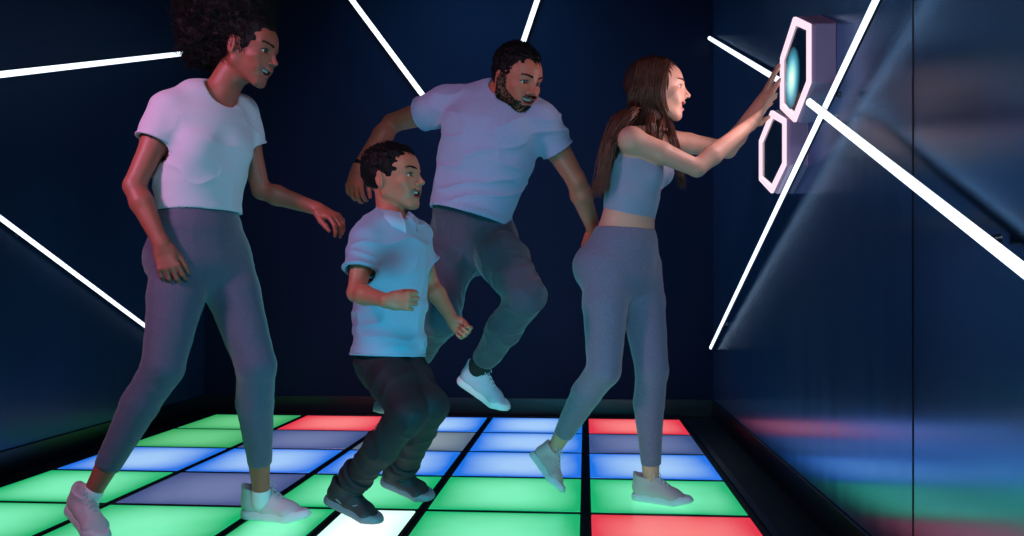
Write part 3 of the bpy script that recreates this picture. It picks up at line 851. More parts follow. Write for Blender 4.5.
# ================================================================== woman in the white tee
def woman_white():
    base = V(185, 520, 3.02); base[2] = 0
    par = person(base, 'woman with dark curly hair, white cropped t-shirt and grey leggings, stepping forward at the left')
    Rsh, Rel, Rwr = V(170, 110, 2.98), V(134, 186, 2.90), V(162, 245, 2.86)
    Lsh, Lel, Lwr = V(240, 112, 3.20), V(261, 190, 3.27), V(318, 209, 3.25)
    Rhp, Lhp = V(183, 258, 3.00), V(222, 256, 3.13)
    Rkn, Ran = V(163, 368, 2.86), V(95, 488, 2.87)
    Lkn, Lan = V(256, 366, 3.02), V(261, 488, 3.13)
    rh, rt = V(70, 510, 2.92), V(104, 548, 2.78)
    lh, lt = V(242, 518, 3.19), V(311, 523, 3.11)
    e_c = nrm(Lsh-Rsh); e_h = nrm(Lhp-Rhp); up = A([0, 0, 1.])
    fr = nrm(np.cross(e_c, up))
    h = Frame(V(250, 50, 3.08), (.95, -.24, -.26), (.22, 0, 1), 1.04)
    tor = [(V(202, 262, 3.06), .150, .118), (V(199, 232, 3.06), .142, .108), (V(199, 200, 3.07), .118, .092), (V(203, 165, 3.08), .132, .102), (V(207, 130, 3.08), .142, .098), (V(209, 108, 3.09), .120, .070)]
    el = [e_h, e_h, nrm(e_h+e_c), e_c, e_c, e_c]
    T = torso_prims(tor, el)
    bust = [Ball(V(213, 152, 3.035)+e_c*s*.068, .056, .05) for s in (-1, 1)]
    T += bust
    butt = [Ball((Rhp if s < 0 else Lhp) - fr*.045 + up*.0, .098, .04) for s in (-1, 1)]
    neck = [Seg(V(214, 104, 3.09), h.p(0, -.030, -.050), .056, a1=.052, k=.025), Seg(Rsh+e_c*.03+up*.01, V(216, 98, 3.09), .034, a1=.045, k=.03), Seg(Lsh-e_c*.03+up*.01, V(219, 98, 3.09), .034, a1=.045, k=.03)]
    arms = arm_prims(Rsh, Rel, Rwr, .97) + arm_prims(Lsh, Lel, Lwr, .95)
    legR = leg_prims(Rhp, Rkn, Ran, 1.0, hip=.090, knee=.058, calf=.054, ank=.029, back=-fr)
    legL = leg_prims(Lhp, Lkn, Lan, 1.0, hip=.090, knee=.059, calf=.056, ank=.029, back=-fr)
    hr = hand_prims(Rwr, V(175, 290, 2.84)-Rwr, (-.25, 1, .15), True, .98, (28, 30, 18), 5, (25, 10))
    hl = hand_prims(Lwr, V(352, 224, 3.20)-Lwr, (-.1, .35, -1), False, .98, (30, 35, 20), 8, (30, 15))
    S_ = skin('warm_brown_skin', (160, 88, 70))
    feet = foot_prims(Ran, rh, rt, Rkn-Ran) + foot_prims(Lan, lh, lt, Lkn-Lan)
    bb = [(h.C-.13, h.C+.13)] + [(np.minimum(a, b)-.03, np.maximum(a, b)+.03) for a, b in ((Rwr, V(178, 296, 2.88)), (Lwr, V(356, 234, 3.22)))]
    sculpt('body', T+butt+legR+legL+feet+arms+hr+hl+neck+head_prims(h, 'f', 1), [S_, M_lips_w, M_mouth], par, base, .0032, .007, bb, pick=lips_pick(h))
    face_parts(h, par, base, M_eye, M_iris, M_blackhair, M_teeth, (0, -.15))
    # leggings
    LM = mat('grey_knit_leggings', (78, 80, 100), .75, sheen=.3, bump=(500, .5, (1, 1, .5)), var=(.35, 170))
    cuffR = Ran + (Rkn-Ran)*.17; cuffL = Lan + (Lkn-Lan)*.20
    def pants(L, K, An, cuff):
        out = [p.grow(.006) for p in L]; last = out[-1]
        s = Seg(last.p0, cuff, last.a0, a1=last.a0 + (last.a1-last.a0)*.80, k=.01, flat1=True); out[-1] = s; return out
    lg = [T[0].grow(.008), T[1].grow(.007)] + [b.grow(.006) for b in butt] + pants(legR, Rkn, Ran, cuffR) + pants(legL, Lkn, Lan, cuffL)
    lo = sculpt('leggings', lg, LM, par, base, .005, .007, shell=None, disp=folds(3, (18, 18, 26), .0018), cuts=[(V(199, 205, 3.06), up)])
    # t-shirt: body, sleeves, neck opening, gathered short hem
    TM_ = mat('white_cotton', (196, 194, 206), .8, sheen=.25, bump=(300, .25, (1, 1, 1)))
    c_rs = Rsh + (Rel-Rsh)*.44; c_ls = Lsh + (Lel-Lsh)*.44
    b0 = V(200, 213, 3.065)
    ts = [Seg(V(200, 180, 3.07), b0, .146, .118, .149, .117, e0=e_c, k=.03, flat1=True)] + [p.grow(.015) for p in T[3:5]] + [b.grow(.012) for b in bust]
    ts += [Seg(V(206, 120, 3.08), V(211, 103, 3.09), .145, .085, .110, .062, e0=e_c, k=.04), Seg(V(203, 168, 3.08), V(200, 184, 3.07), .150, .118, .146, .114, e0=e_c, k=.03)]
    ts += [Seg(Rsh-up*.004, c_rs, .064, a1=.062, k=.035, flat1=True), Seg(Lsh-up*.004, c_ls, .062, a1=.060, k=.035, flat1=True),
           Seg(Rsh+up*.012, V(212, 99, 3.09), .048, a1=.048, k=.03), Seg(Lsh+up*.012, V(216, 99, 3.09), .046, a1=.048, k=.03)]
    nk = V(222, 92, 3.06)
    ts.append(Seg(nk, nk+nrm(h.C-nk)*.20, .064, .060, .075, .07, e0=e_c, k=.008, sub=True))
    tso = sculpt('t_shirt', ts, TM_, par, base, .0045, shell=.009, disp=folds(11, (8, 8, 17), .0070), cuts=[(b0, -up)])
    # rolled hem and sleeve hems
    lines = []
    f2 = np.cross(up, e_c)
    rr = random.Random(2)
    P = [b0 + up*.004 + e_c*(.1475)*math.cos(a) + f2*.1155*math.sin(a) for a in np.linspace(0, 2*math.pi, 70)]
    lines.append((A(P), np.full(70, .0065)*(1+.25*np.sin(np.arange(70)*1.3))))
    for c, ax, r in ((c_rs, Rel-Rsh, .0625), (c_ls, Lel-Lsh, .0605)):
        ax = nrm(ax); x = perp(ax); y = np.cross(ax, x)
        P = A([c - ax*.004 + r*(math.cos(a)*x + math.sin(a)*y) for a in np.linspace(0, 2*math.pi, 40)]); lines.append((P, np.full(40, .0035)))
    for nm, l in zip(('sleeve_hem', 'sleeve_hem'), lines[1:]):
        v, f = tube_arrays([l], 8); link_mesh(nm, v-base, f, TM_, tso)
    # collar band
    ax = nrm(h.C-nk); x = nrm(e_c-np.dot(e_c, ax)*ax); y = np.cross(ax, x)
    # shoes
    WS = mat('pale_pink_mesh_shoe', (205, 190, 196), .7, bump=(600, .5, (1, 1, 1))); GS = mat('pale_grey_panel', (150, 150, 158), .6)
    for (hh, tt, up_) in ((rh, rt, Rkn-Ran), (lh, lt, Lkn-Lan)):
        x = nrm(tt-hh); u2 = nrm(up - np.dot(up, x)*x)
        s = shoe(par, base, hh, tt, u2*.8 + .2*nrm(up_), [WS, M_white_sole, WS])
    for An, Kn in ((Ran, Rkn), (Lan, Lkn)):
        d = nrm(Kn-An)
        sculpt('sock', [Seg(An-d*.050, An-d*.018, 0.0345, a1=.0335, k=.01)], M_white_sole, par, base, .004)
    # hair: a big cloud of curls gathered behind the head, pulled back from the face
    curl_hair(h, par, base)
    return par

def curl_hair(h, par, base):
    k = h.k
    P = [Ell(h.p(0, -.022, .034), .084*k, .104*k, .094*k, h.R, h.F, .01),
         Ball(h.p(0, -.120, .085), .110*k, .04), Ball(h.p(0, -.185, .075), .085*k, .04), Ball(h.p(.0, -.150, .020), .090*k, .04),
         Ball(h.p(-.02, -.060, .135), .085*k, .04), Ball(h.p(0, -.140, .150), .100*k, .04), Ball(h.p(.02, -.215, .120), .070*k, .04), Ball(h.p(.0, -.175, -.020), .060*k, .03)]
    P.append(Seg(h.p(0, .072, -.11), h.p(0, .090, .040), .066*k, .060*k, .060*k, .046*k, h.R, h.R, c1=.026*k, k=.012, sub=True))
    for s in (-1, 1):
        P.append(Ell(h.p(s*.088, -.008, -.022), .030*k, .026*k, .038*k, h.R, h.F, .006, True))
    def disp(Q):
        q = h.loc(Q); w = np.clip((-q[:, 1]+.03)/.07, .18, 1)
        return w*(.016*vnoise(Q*34, 4) + .010*vnoise(Q*80, 5))
    o = sculpt('hair', P, M_curl, par, base, .005, disp=disp, cuts=[(h.p(0, 0, -.050), nrm(-h.U+.55*h.F))])
    me = o.data; rs = random.Random(8); lines = []
    nv = len(me.vertices)
    for i in range(3600):
        vtx = me.vertices[rs.randrange(nv)]; p = A(vtx.co); nn = A(vtx.normal)
        q = h.loc((p+base)[None, :])[0]
        back = min(1, max(.22, (-q[1]+.035)/.05))
        if q[1] > .03 and q[2] < .085: continue
        ax = nrm(nn + A([rs.uniform(-.8, .8) for _ in range(3)])); x = perp(ax); y = np.cross(ax, x)
        r = rs.uniform(.004, .009); L = rs.uniform(.015, .050)*back; tn = rs.uniform(1.2, 2.4)*2*math.pi; ph = rs.uniform(0, 6.28)
        n = 13
        pts = A([p - nn*.004 + ax*L*t + r*min(1, t*4)*(math.cos(ph+tn*t)*x + math.sin(ph+tn*t)*y) for t in np.linspace(0, 1, n)])
        lines.append((pts, np.linspace(.0013, .0005, n)))
    v, f = tube_arrays(lines, 3); link_mesh('hair_strands', v, f, M_curl, o)
woman_white()
# ================================================================== man in the grey tee
def ring_line(c, ax, r, rad, n=40, e=None, rb=None):
    ax = nrm(ax); x = perp(ax) if e is None else nrm(e - np.dot(e, ax)*ax); y = np.cross(ax, x); rb = r if rb is None else rb
    return (A([c + r*math.cos(a)*x + rb*math.sin(a)*y for a in np.linspace(0, 2*math.pi, n)]), np.full(n, rad))

def man():
    base = V(470, 480, 3.47); base[2] = 0
    par = person(base, 'bearded man in grey-blue t-shirt and grey trousers, jumping with both feet off the floor')
    up = A([0, 0, 1.])
    Rsh, Rel, Rwr = V(448, 106, 3.52), V(392, 123, 3.68), V(359, 168, 3.58)
    Lsh, Lel, Lwr = V(540, 121, 3.40), V(576, 180, 3.47), V(594, 230, 3.60)
    Rhp, Lhp = V(451, 240, 3.54), V(489, 240, 3.46)
    Lkn, Lan = V(526, 296, 3.20), V(481, 364, 3.44)
    Rkn, Ran = V(441, 318, 3.30), V(393, 382, 3.62)
    lh, lt = V(457, 381, 3.50), V(508, 415, 3.44)
    rh, rt = V(396, 400, 3.70), V(379, 418, 3.50)
    e_c = nrm(Lsh-Rsh); e_h = nrm(Lhp-Rhp); sp = nrm(V(498, 100, 3.46)-V(469, 238, 3.5))
    fr = nrm(np.cross(e_c, sp))
    h = Frame(V(518, 80, 3.37), (.62, -.70, -.34), (.18, -.2, 1), 1.04)
    tor = [(V(469, 244, 3.5), .155, .118), (V(472, 216, 3.5), .148, .112), (V(478, 186, 3.49), .148, .110), (V(487, 152, 3.47), .170, .120), (V(494, 124, 3.46), .178, .112), (V(497, 106, 3.46), .140, .080)]
    el = [e_h, e_h, nrm(e_h+e_c), e_c, e_c, e_c]
    T = torso_prims(tor, el)
    pec = [Ell(V(492, 132, 3.44)+e_c*s*.080+fr*.055, .075, .040, .055, e_c, fr, .03) for s in (-1, 1)]
    T += pec
    butt = [Ball((Rhp if s < 0 else Lhp) - fr*.040, .090, .04) for s in (-1, 1)]
    neck = [Seg(V(499, 104, 3.46), h.p(0, -.030, -.055), .066, a1=.060, k=.03), Seg(Rsh+e_c*.03, V(496, 98, 3.46), .042, a1=.055, k=.04), Seg(Lsh-e_c*.03, V(501, 100, 3.46), .042, a1=.055, k=.04)]
    arms = arm_prims(Rsh, Rel, Rwr, 1.10, 1.02) + arm_prims(Lsh, Lel, Lwr, 1.10, 1.02)
    legR = leg_prims(Rhp, Rkn, Ran, 1.0, hip=.086, knee=.060, calf=.056, ank=.036, back=-fr)
    legL = leg_prims(Lhp, Lkn, Lan, 1.0, hip=.086, knee=.060, calf=.056, ank=.036, back=-fr)
    hr = hand_prims(Rwr, V(350, 200, 3.52)-Rwr, (.35, 1, .1), True, 1.08, (38, 42, 25), 5, (28, 20))
    hl = hand_prims(Lwr, V(598, 262, 3.62)-Lwr, (-.2, 1, 0), False, 1.08, (25, 30, 20), 5, (25, 15))
    S_ = skin('tan_skin', (184, 104, 80))
    M_st = mat('short_stubble', (34, 24, 22), .75, bump=(400, .6, (1, 1, 1)))
    feet = foot_prims(Ran, rh, rt, Ran-rh) + foot_prims(Lan, lh, lt, Lan-lh)
    bb = [(h.C-.135, h.C+.135)] + [(np.minimum(a, b)-.03, np.maximum(a, b)+.03) for a, b in ((Rwr, V(345, 208, 3.54)), (Lwr, V(600, 262, 3.64)))]
    sculpt('body', T+butt+legR+legL+feet+arms+hr+hl+neck+head_prims(h, 'm', 1, 1.12), [S_, M_lips_m, M_mouth], par, base, .0032, .008, bb, pick=lips_pick(h))
    face_parts(h, par, base, M_eye, M_iris, M_blackhair, M_teeth, (0, -.1), brow=1.2)
    short_hair(h, par, base, M_blackhair, 5, .006, top=.008, hairline=.062, n=3200, length=.007)
    # beard: short dense hairs on jaw, chin and upper lip, rooted on the skin
    bm = bpy.data.objects[[o.name for o in par.children if o.name.startswith('body')][0]].data
    n = len(bm.vertices); co = np.empty(n*3, np.float32); bm.vertices.foreach_get('co', co); co = co.reshape(-1, 3)
    no = np.empty(n*3, np.float32); bm.vertices.foreach_get('normal', no); no = no.reshape(-1, 3)
    q = h.loc(co + base); x, y, z = q[:, 0], q[:, 1], q[:, 2]
    jl = -.030 - .034*np.clip((y-.012)/.05, 0, 1)              # upper edge of the beard along the cheek
    m = (np.abs(x) < .078) & (y > -.012) & (z < jl) & (z > -.120) & (y > -.01+(-.085-z)*.6)
    mous = (np.abs(x) < .028) & (y > .060) & (z < -.0385) & (z > -.0490)
    side = (np.abs(x) > .050) & (y > -.012) & (y < .018) & (z < .012) & (z > -.06)
    m = m | mous | side
    lip = (np.abs(x) < .029) & (y > .06) & (z < -.0480) & (z > -.0760)
    m &= ~lip
    m &= (y < .11) & (np.abs(x) < .085)
    idx = np.nonzero(m)[0]; rs = np.random.RandomState(4); lines = []
    dn = -h.U*.8 + h.F*.15
    for i in rs.choice(idx, 5200):
        p = co[i] + rs.uniform(-.002, .002, 3); nn = no[i]; t = nrm(nn*.55 + dn + rs.uniform(-.35, .35, 3)); L = rs.uniform(.003, .006)
        lines.append((A([p-nn*.001, p + nrm(t+nn*.5)*L*.5, p + nrm(t+nn*.5)*L*.5 + t*L*.5]), A([.0010, .0008, .0003])))
    v, f = tube_arrays(lines, 3); link_mesh('beard', v, f, M_blackhair, par)
    # trousers: loose joggers gathered at the ankle
    PM = mat('grey_jersey_trousers', (60, 62, 78), .8, sheen=.25, bump=(420, .35, (1, 1, 1)), var=(.3, 150))
    def loose(H, K, An, rk):
        c = K + (An-K)*.45; cuff = An + (K-An)*.06
        m = H + (K-H)*.4
        return [Seg(H, m, .088, a1=.092, k=.03), Seg(m, K, .092, a1=.068, k=.03), Seg(K, c, .067, a1=.061, k=.02), Seg(c, cuff, .064, a1=.047, k=.02, flat1=True)]
    cut = V(471, 206, 3.5)
    pl = [T[0].grow(.006)] + [T[1].grow(.004)] + [b.grow(.006) for b in butt] + loose(Rhp, Rkn, Ran, 0) + loose(Lhp, Lkn, Lan, 0)
    fo = folds(21, (20, 20, 13), .0075)
    sculpt('trousers', pl, PM, par, base, .006, shell=None, disp=fo, cuts=[(cut, sp)])
    # t-shirt
    TM_ = mat('grey_blue_cotton', (146, 154, 184), .8, sheen=.25, bump=(300, .25, (1, 1, 1)), var=(.14, 180))
    c_rs = Rsh + (Rel-Rsh)*.46; c_ls = Lsh + (Lel-Lsh)*.50
    b0 = V(470, 219, 3.49) + fr*.012; spl = nrm(V(480, 186, 3.49)-b0)
    ts = [Seg(V(478, 186, 3.49), b0, .162, .130, .165, .152, e0=nrm(e_h+e_c), e1=e_h, k=.04, flat1=True)] + [p.grow(.020) for p in T[3:5]] + [b.grow(.012) for b in pec]
    ts += [Seg(V(486, 160, 3.47), V(478, 188, 3.49), .180, .128, .168, .128, e0=e_c, k=.04)]
    ts += [Seg(Rsh, c_rs, .070, a1=.067, k=.04, flat1=True), Seg(Lsh, c_ls, .068, a1=.062, k=.04, flat1=True),
           Seg(Rsh+up*.014, V(494, 100, 3.47), .056, a1=.058, k=.04), Seg(Lsh+up*.010, V(502, 102, 3.45), .056, a1=.058, k=.04)]
    nk = V(503, 96, 3.44); ax = nrm(h.C-nk)
    ts.append(Seg(nk, nk+ax*.2, .073, .068, .085, .08, e0=e_c, k=.008, sub=True))
    tso = sculpt('t_shirt', ts, TM_, par, base, .005, shell=.010, disp=folds(31, (8, 8, 17), .012), cuts=[(b0, -spl)])
    for nm, l in (('sleeve_hem', ring_line(c_rs-nrm(Rel-Rsh)*.006, Rel-Rsh, .0675, .0035)), ('sleeve_hem', ring_line(c_ls-nrm(Lel-Lsh)*.006, Lel-Lsh, .0625, .0035))):
        v, f = tube_arrays([l], 8); link_mesh(nm, v-base, f, TM_, tso)
    # wristband
    ax = nrm(Rwr-Rel); c = Rwr - ax*.012
    P = [c - ax*.010, c - ax*.008, c + ax*.008, c + ax*.010]
    sculpt('wristband', [Seg(c-ax*.009, c+ax*.009, .0320, a1=.0310, k=.002, flat0=True, flat1=True)], mat('black_strap', (12, 12, 14), .5), par, base, .0028)
    WS = mat('pale_blue_mesh_shoe', (176, 184, 200), .7, bump=(600, .5, (1, 1, 1))); GS = mat('silver_panel', (140, 146, 160), .5)
    dk = mat('dark_sock', (22, 24, 30), .9)
    for hh, tt, An, Kn, lat in ((lh, lt, Lan, Lkn, 0), (rh, rt, Ran, Rkn, 0)):
        x = nrm(tt-hh); u2 = nrm(An-hh - np.dot(An-hh, x)*x)
        shoe(par, base, hh, tt, u2, [WS, M_white_sole, M_white_sole])
        d = nrm(Kn-An)
        sculpt('sock', [Seg(An-d*.035, An+d*.05, .044, a1=.0435, k=.01)], dk, par, base, .005)
    return par
man()
# ================================================================== boy in the polo shirt
def boy():
    base = V(388, 525, 2.98); base[2] = 0
    par = person(base, 'boy in pale blue polo shirt, dark jeans and black sneakers, running and laughing')
    up = A([0, 0, 1.])
    Rsh, Rel, Rwr = V(366, 241, 2.88), V(356, 293, 2.80), V(388, 301, 2.68)
    Lsh, Lel, Lwr = V(416, 240, 3.07), V(431, 284, 3.11), V(454, 322, 3.03)
    Rhp, Lhp = V(382, 362, 2.955), V(400, 362, 3.035)
    Rkn, Ran = V(409, 414, 2.77), V(355, 478, 2.98)
    Lkn, Lan = V(430, 405, 2.88), V(403, 464, 3.14)
    rh, rt = V(324, 501, 3.02), V(382, 528, 2.98)
    lh, lt = V(381, 482, 3.20), V(434, 503, 3.15)
    e_c = nrm(Lsh-Rsh); e_h = nrm(Lhp-Rhp); fr = nrm(np.cross(e_c, up))
    h = Frame(V(395.5, 178, 2.99), (.92, -.36, .05), (-.08, 0, 1), .96)
    tor = [(V(391, 366, 3.0), .100, .084), (V(390, 338, 3.0), .102, .084), (V(390, 305, 3.0), .106, .086), (V(391, 268, 2.99), .116, .088), (V(391, 244, 2.98), .114, .078), (V(391, 230, 2.98), .085, .056)]
    el = [e_h, e_h, nrm(e_h+e_c), e_c, e_c, e_c]
    T = torso_prims(tor, el)
    butt = [Ball((Rhp if s < 0 else Lhp) - fr*.028, .064, .03) for s in (-1, 1)]
    neck = [Seg(V(391, 226, 2.98), h.p(0, -.030, -.050), .044, a1=.045, k=.02), Seg(Rsh+e_c*.02, V(390, 222, 2.98), .030, a1=.036, k=.03), Seg(Lsh-e_c*.02, V(393, 222, 2.98), .030, a1=.036, k=.03)]
    arms = arm_prims(Rsh, Rel, Rwr, .80) + arm_prims(Lsh, Lel, Lwr, .80)
    legR = leg_prims(Rhp, Rkn, Ran, .86, hip=.068, back=-fr); legL = leg_prims(Lhp, Lkn, Lan, .86, hip=.068, back=-fr)
    hr = hand_prims(Rwr, V(412, 301, 2.67)-Rwr, (-.05, 1, -.1), True, .78, (42, 62, 40), 3, (20, 55))
    hl = hand_prims(Lwr, V(470, 336, 3.0)-Lwr, (-.25, -1, .1), False, .78, (68, 82, 55), 1, (10, 75))
    S_ = skin('light_brown_skin', (184, 112, 84))
    feet = foot_prims(Ran, rh, rt, Ran-rh, .85) + foot_prims(Lan, lh, lt, Lan-lh, .85)
    bb = [(h.C-.125, h.C+.125)] + [(np.minimum(a, b)-.03, np.maximum(a, b)+.03) for a, b in ((Rwr, V(418, 300, 2.7)), (Lwr, V(470, 342, 3.0)))]
    sculpt('body', T+butt+legR+legL+feet+arms+hr+hl+neck+head_prims(h, 'f', 1.35, .96), [S_, M_lips_m, M_mouth], par, base, .003, .007, bb, pick=lips_pick(h))
    face_parts(h, par, base, M_eye, M_iris, M_blackhair, M_teeth, (0, .05), brow=.9, smile=1.3)
    short_hair(h, par, base, M_blackhair, 9, .008, top=-.004, hairline=.056, n=3200, length=.008)
    JM = mat('dark_denim', (11, 15, 24), .75, bump=(500, .4, (1, 1, .5)), var=(.25, 90))
    def jean(H, K, An):
        m = H + (K-H)*.4; c = K + (An-K)*.5; cuff = An - (K-An)*.07
        return [Seg(H, m, .069, a1=.066, k=.03), Seg(m, K, .066, a1=.058, k=.03), Seg(K, c, .058, a1=.053, k=.02), Seg(c, cuff, .053, a1=.046, k=.02, flat1=True)]
    pl = [T[0].grow(.008)] + [b.grow(.008) for b in butt] + jean(Rhp, Rkn, Ran) + jean(Lhp, Lkn, Lan)
    def jf(P):
        return folds(41, (14, 14, 13), .0080)(P)
    jo = sculpt('jeans', pl, JM, par, base, .005, disp=jf)
    # turned, bunched cuffs
    for An, Kn in ((Ran, Rkn), (Lan, Lkn)):
        d = nrm(Kn-An); ls = []
        for i, (t, r) in enumerate(((-.018, .047), (.002, .050), (.026, .0515))):
            l = ring_line(An+d*t, d + A([.12*(-1)**i, .1, .0]), r, .0085, 40); ls = [l]
            v, f = tube_arrays(ls, 8); link_mesh('cuff_fold', v-base, f, JM, jo)
    PM = mat('pale_blue_pique', (136, 160, 186), .8, sheen=.2, bump=(700, .4, (1, 1, 1)), var=(.05, 300))
    CLM = mat('pale_blue_rib', (160, 182, 204), .7, bump=(500, .3, (1, 1, 1)))
    c_rs = Rsh + (Rel-Rsh)*.60; c_ls = Lsh + (Lel-Lsh)*.55
    b0 = V(388, 356, 2.99)
    ts = [Seg(V(390, 300, 3.0), b0, .124, .104, .135, .116, e0=e_c, e1=nrm(e_h+e_c), k=.03, flat1=True)] + [p.grow(.018) for p in T[3:5]] + [T[2].grow(.022)]
    ts += [Seg(Rsh, c_rs, .054, a1=.056, k=.03, flat1=True), Seg(Lsh, c_ls, .053, a1=.054, k=.03, flat1=True),
           Seg(Rsh+up*.008, V(388, 221, 2.98), .040, a1=.042, k=.03), Seg(Lsh+up*.008, V(394, 221, 2.98), .040, a1=.042, k=.03)]
    nk = V(394, 216, 2.96); ax = nrm(h.C-nk)
    ts.append(Seg(nk, nk+ax*.2, .050, .048, .058, .056, e0=e_c, k=.006, sub=True))
    so = sculpt('polo_shirt', ts, PM, par, base, .0045, shell=.009, disp=folds(51, (11, 11, 19), .0105), cuts=[(b0, -nrm(V(390, 300, 3)-b0))])
    for l in (ring_line(b0+up*.005, V(390, 300, 3)-b0, .134, .0035, 70, nrm(e_h+e_c), .115), ):
        v, f = tube_arrays([l], 8); link_mesh('hem', v-base, f, PM, so)
    for l in (ring_line(c_rs-nrm(Rel-Rsh)*.008, Rel-Rsh, .0555, .0045), ring_line(c_ls-nrm(Lel-Lsh)*.008, Lel-Lsh, .0535, .0045)):
        v, f = tube_arrays([l], 8); link_mesh('sleeve_hem', v-base, f, PM, so)
    # collar: a folded band standing round the neck with two points in front
    c0 = V(391.5, 214, 2.975); fx = nrm(fr*1.0); ex = e_c; vs, fs = [], []
    n = 49
    for i in range(n):
        a = -math.pi*.90 + 2*math.pi*.90*i/(n-1)        # 0 = nape, +-pi = throat
        t = abs(a)/(math.pi*.90)
        dv = math.sin(a)*ex - math.cos(a)*fx
        ctr = c0 + up*(-.020*t**2 + .006) + fx*.006
        rt_ = .050; ro = .079 + .010*t
        drop = .034 + .022*max(0, (t-.72)/.28)
        for (r, z) in ((rt_, -.012), (rt_-.001, .012), (rt_+.004, .016), (ro-.004, .012-drop*.6), (ro, .006-drop), (ro-.005, .004-drop), (rt_+.006, .006)):
            vs.append(ctr + dv*r*(1, 1)[0] + up*z)
    for i in range(n-1):
        for j in range(6): fs.append([i*7+j, i*7+j+1, i*7+8+j, i*7+7+j])
    fs.append([0, 1, 2, 3, 4, 5, 6]); fs.append([(n-1)*7+j for j in range(7)][::-1])
    link_mesh('collar', A(vs)-base, fs, CLM, so, True)
    # placket and buttons
    def front(z, off):                                  # a point on the shirt's front at height z
        t = (z - V(391, 268, 2.99)[2])/(V(391, 230, 2.98)[2]-V(391, 268, 2.99)[2])
        return V(391, 268, 2.99)*(1, 1, 0) + A([0, 0, z]) + fr*(.104 - .032*max(0, t)**1.6 + off)
    z1 = V(391, 228, 3)[2]; z0 = V(391, 262, 3)[2]
    vs, fs = [], []
    for i in range(9):
        z = z0 + (z1-z0)*i/8; c = front(z, 0)
        for (x, o2) in ((-.013, -.008), (-.012, .003), (.012, .003), (.013, -.008)): vs.append(c + e_c*x + fr*o2)
    for i in range(8):
        for j in range(3): fs.append([i*4+j, i*4+j+1, i*4+5+j, i*4+4+j])
    link_mesh('placket', A(vs)-base, fs, CLM, so, False)
    bmn = mat('pearl_button', (225, 225, 230), .25)
    for i in range(2):
        c = front(z0 + (z1-z0)*(.30+.42*i), .005)
        sculpt('button', [Ell(c, .0055, .0022, .0055, e_c, fr, .001)], bmn, so, base, .0014)
    BS = mat('black_mesh_shoe', (20, 24, 30), .6, bump=(600, .5, (1, 1, 1))); BO = mat('dark_teal_sole', (92, 110, 118), .5); GS = mat('grey_logo_stripe', (120, 128, 134), .5); BL = mat('black_lace', (34, 38, 44), .8)
    for hh, tt, An, Kn in ((rh, rt, Ran, Rkn), (lh, lt, Lan, Lkn)):
        x = nrm(tt-hh); u2 = nrm(An-hh - np.dot(An-hh, x)*x)
        shoe(par, base, hh, tt, u2, [BS, BO, BL, GS])
    return par
boy()
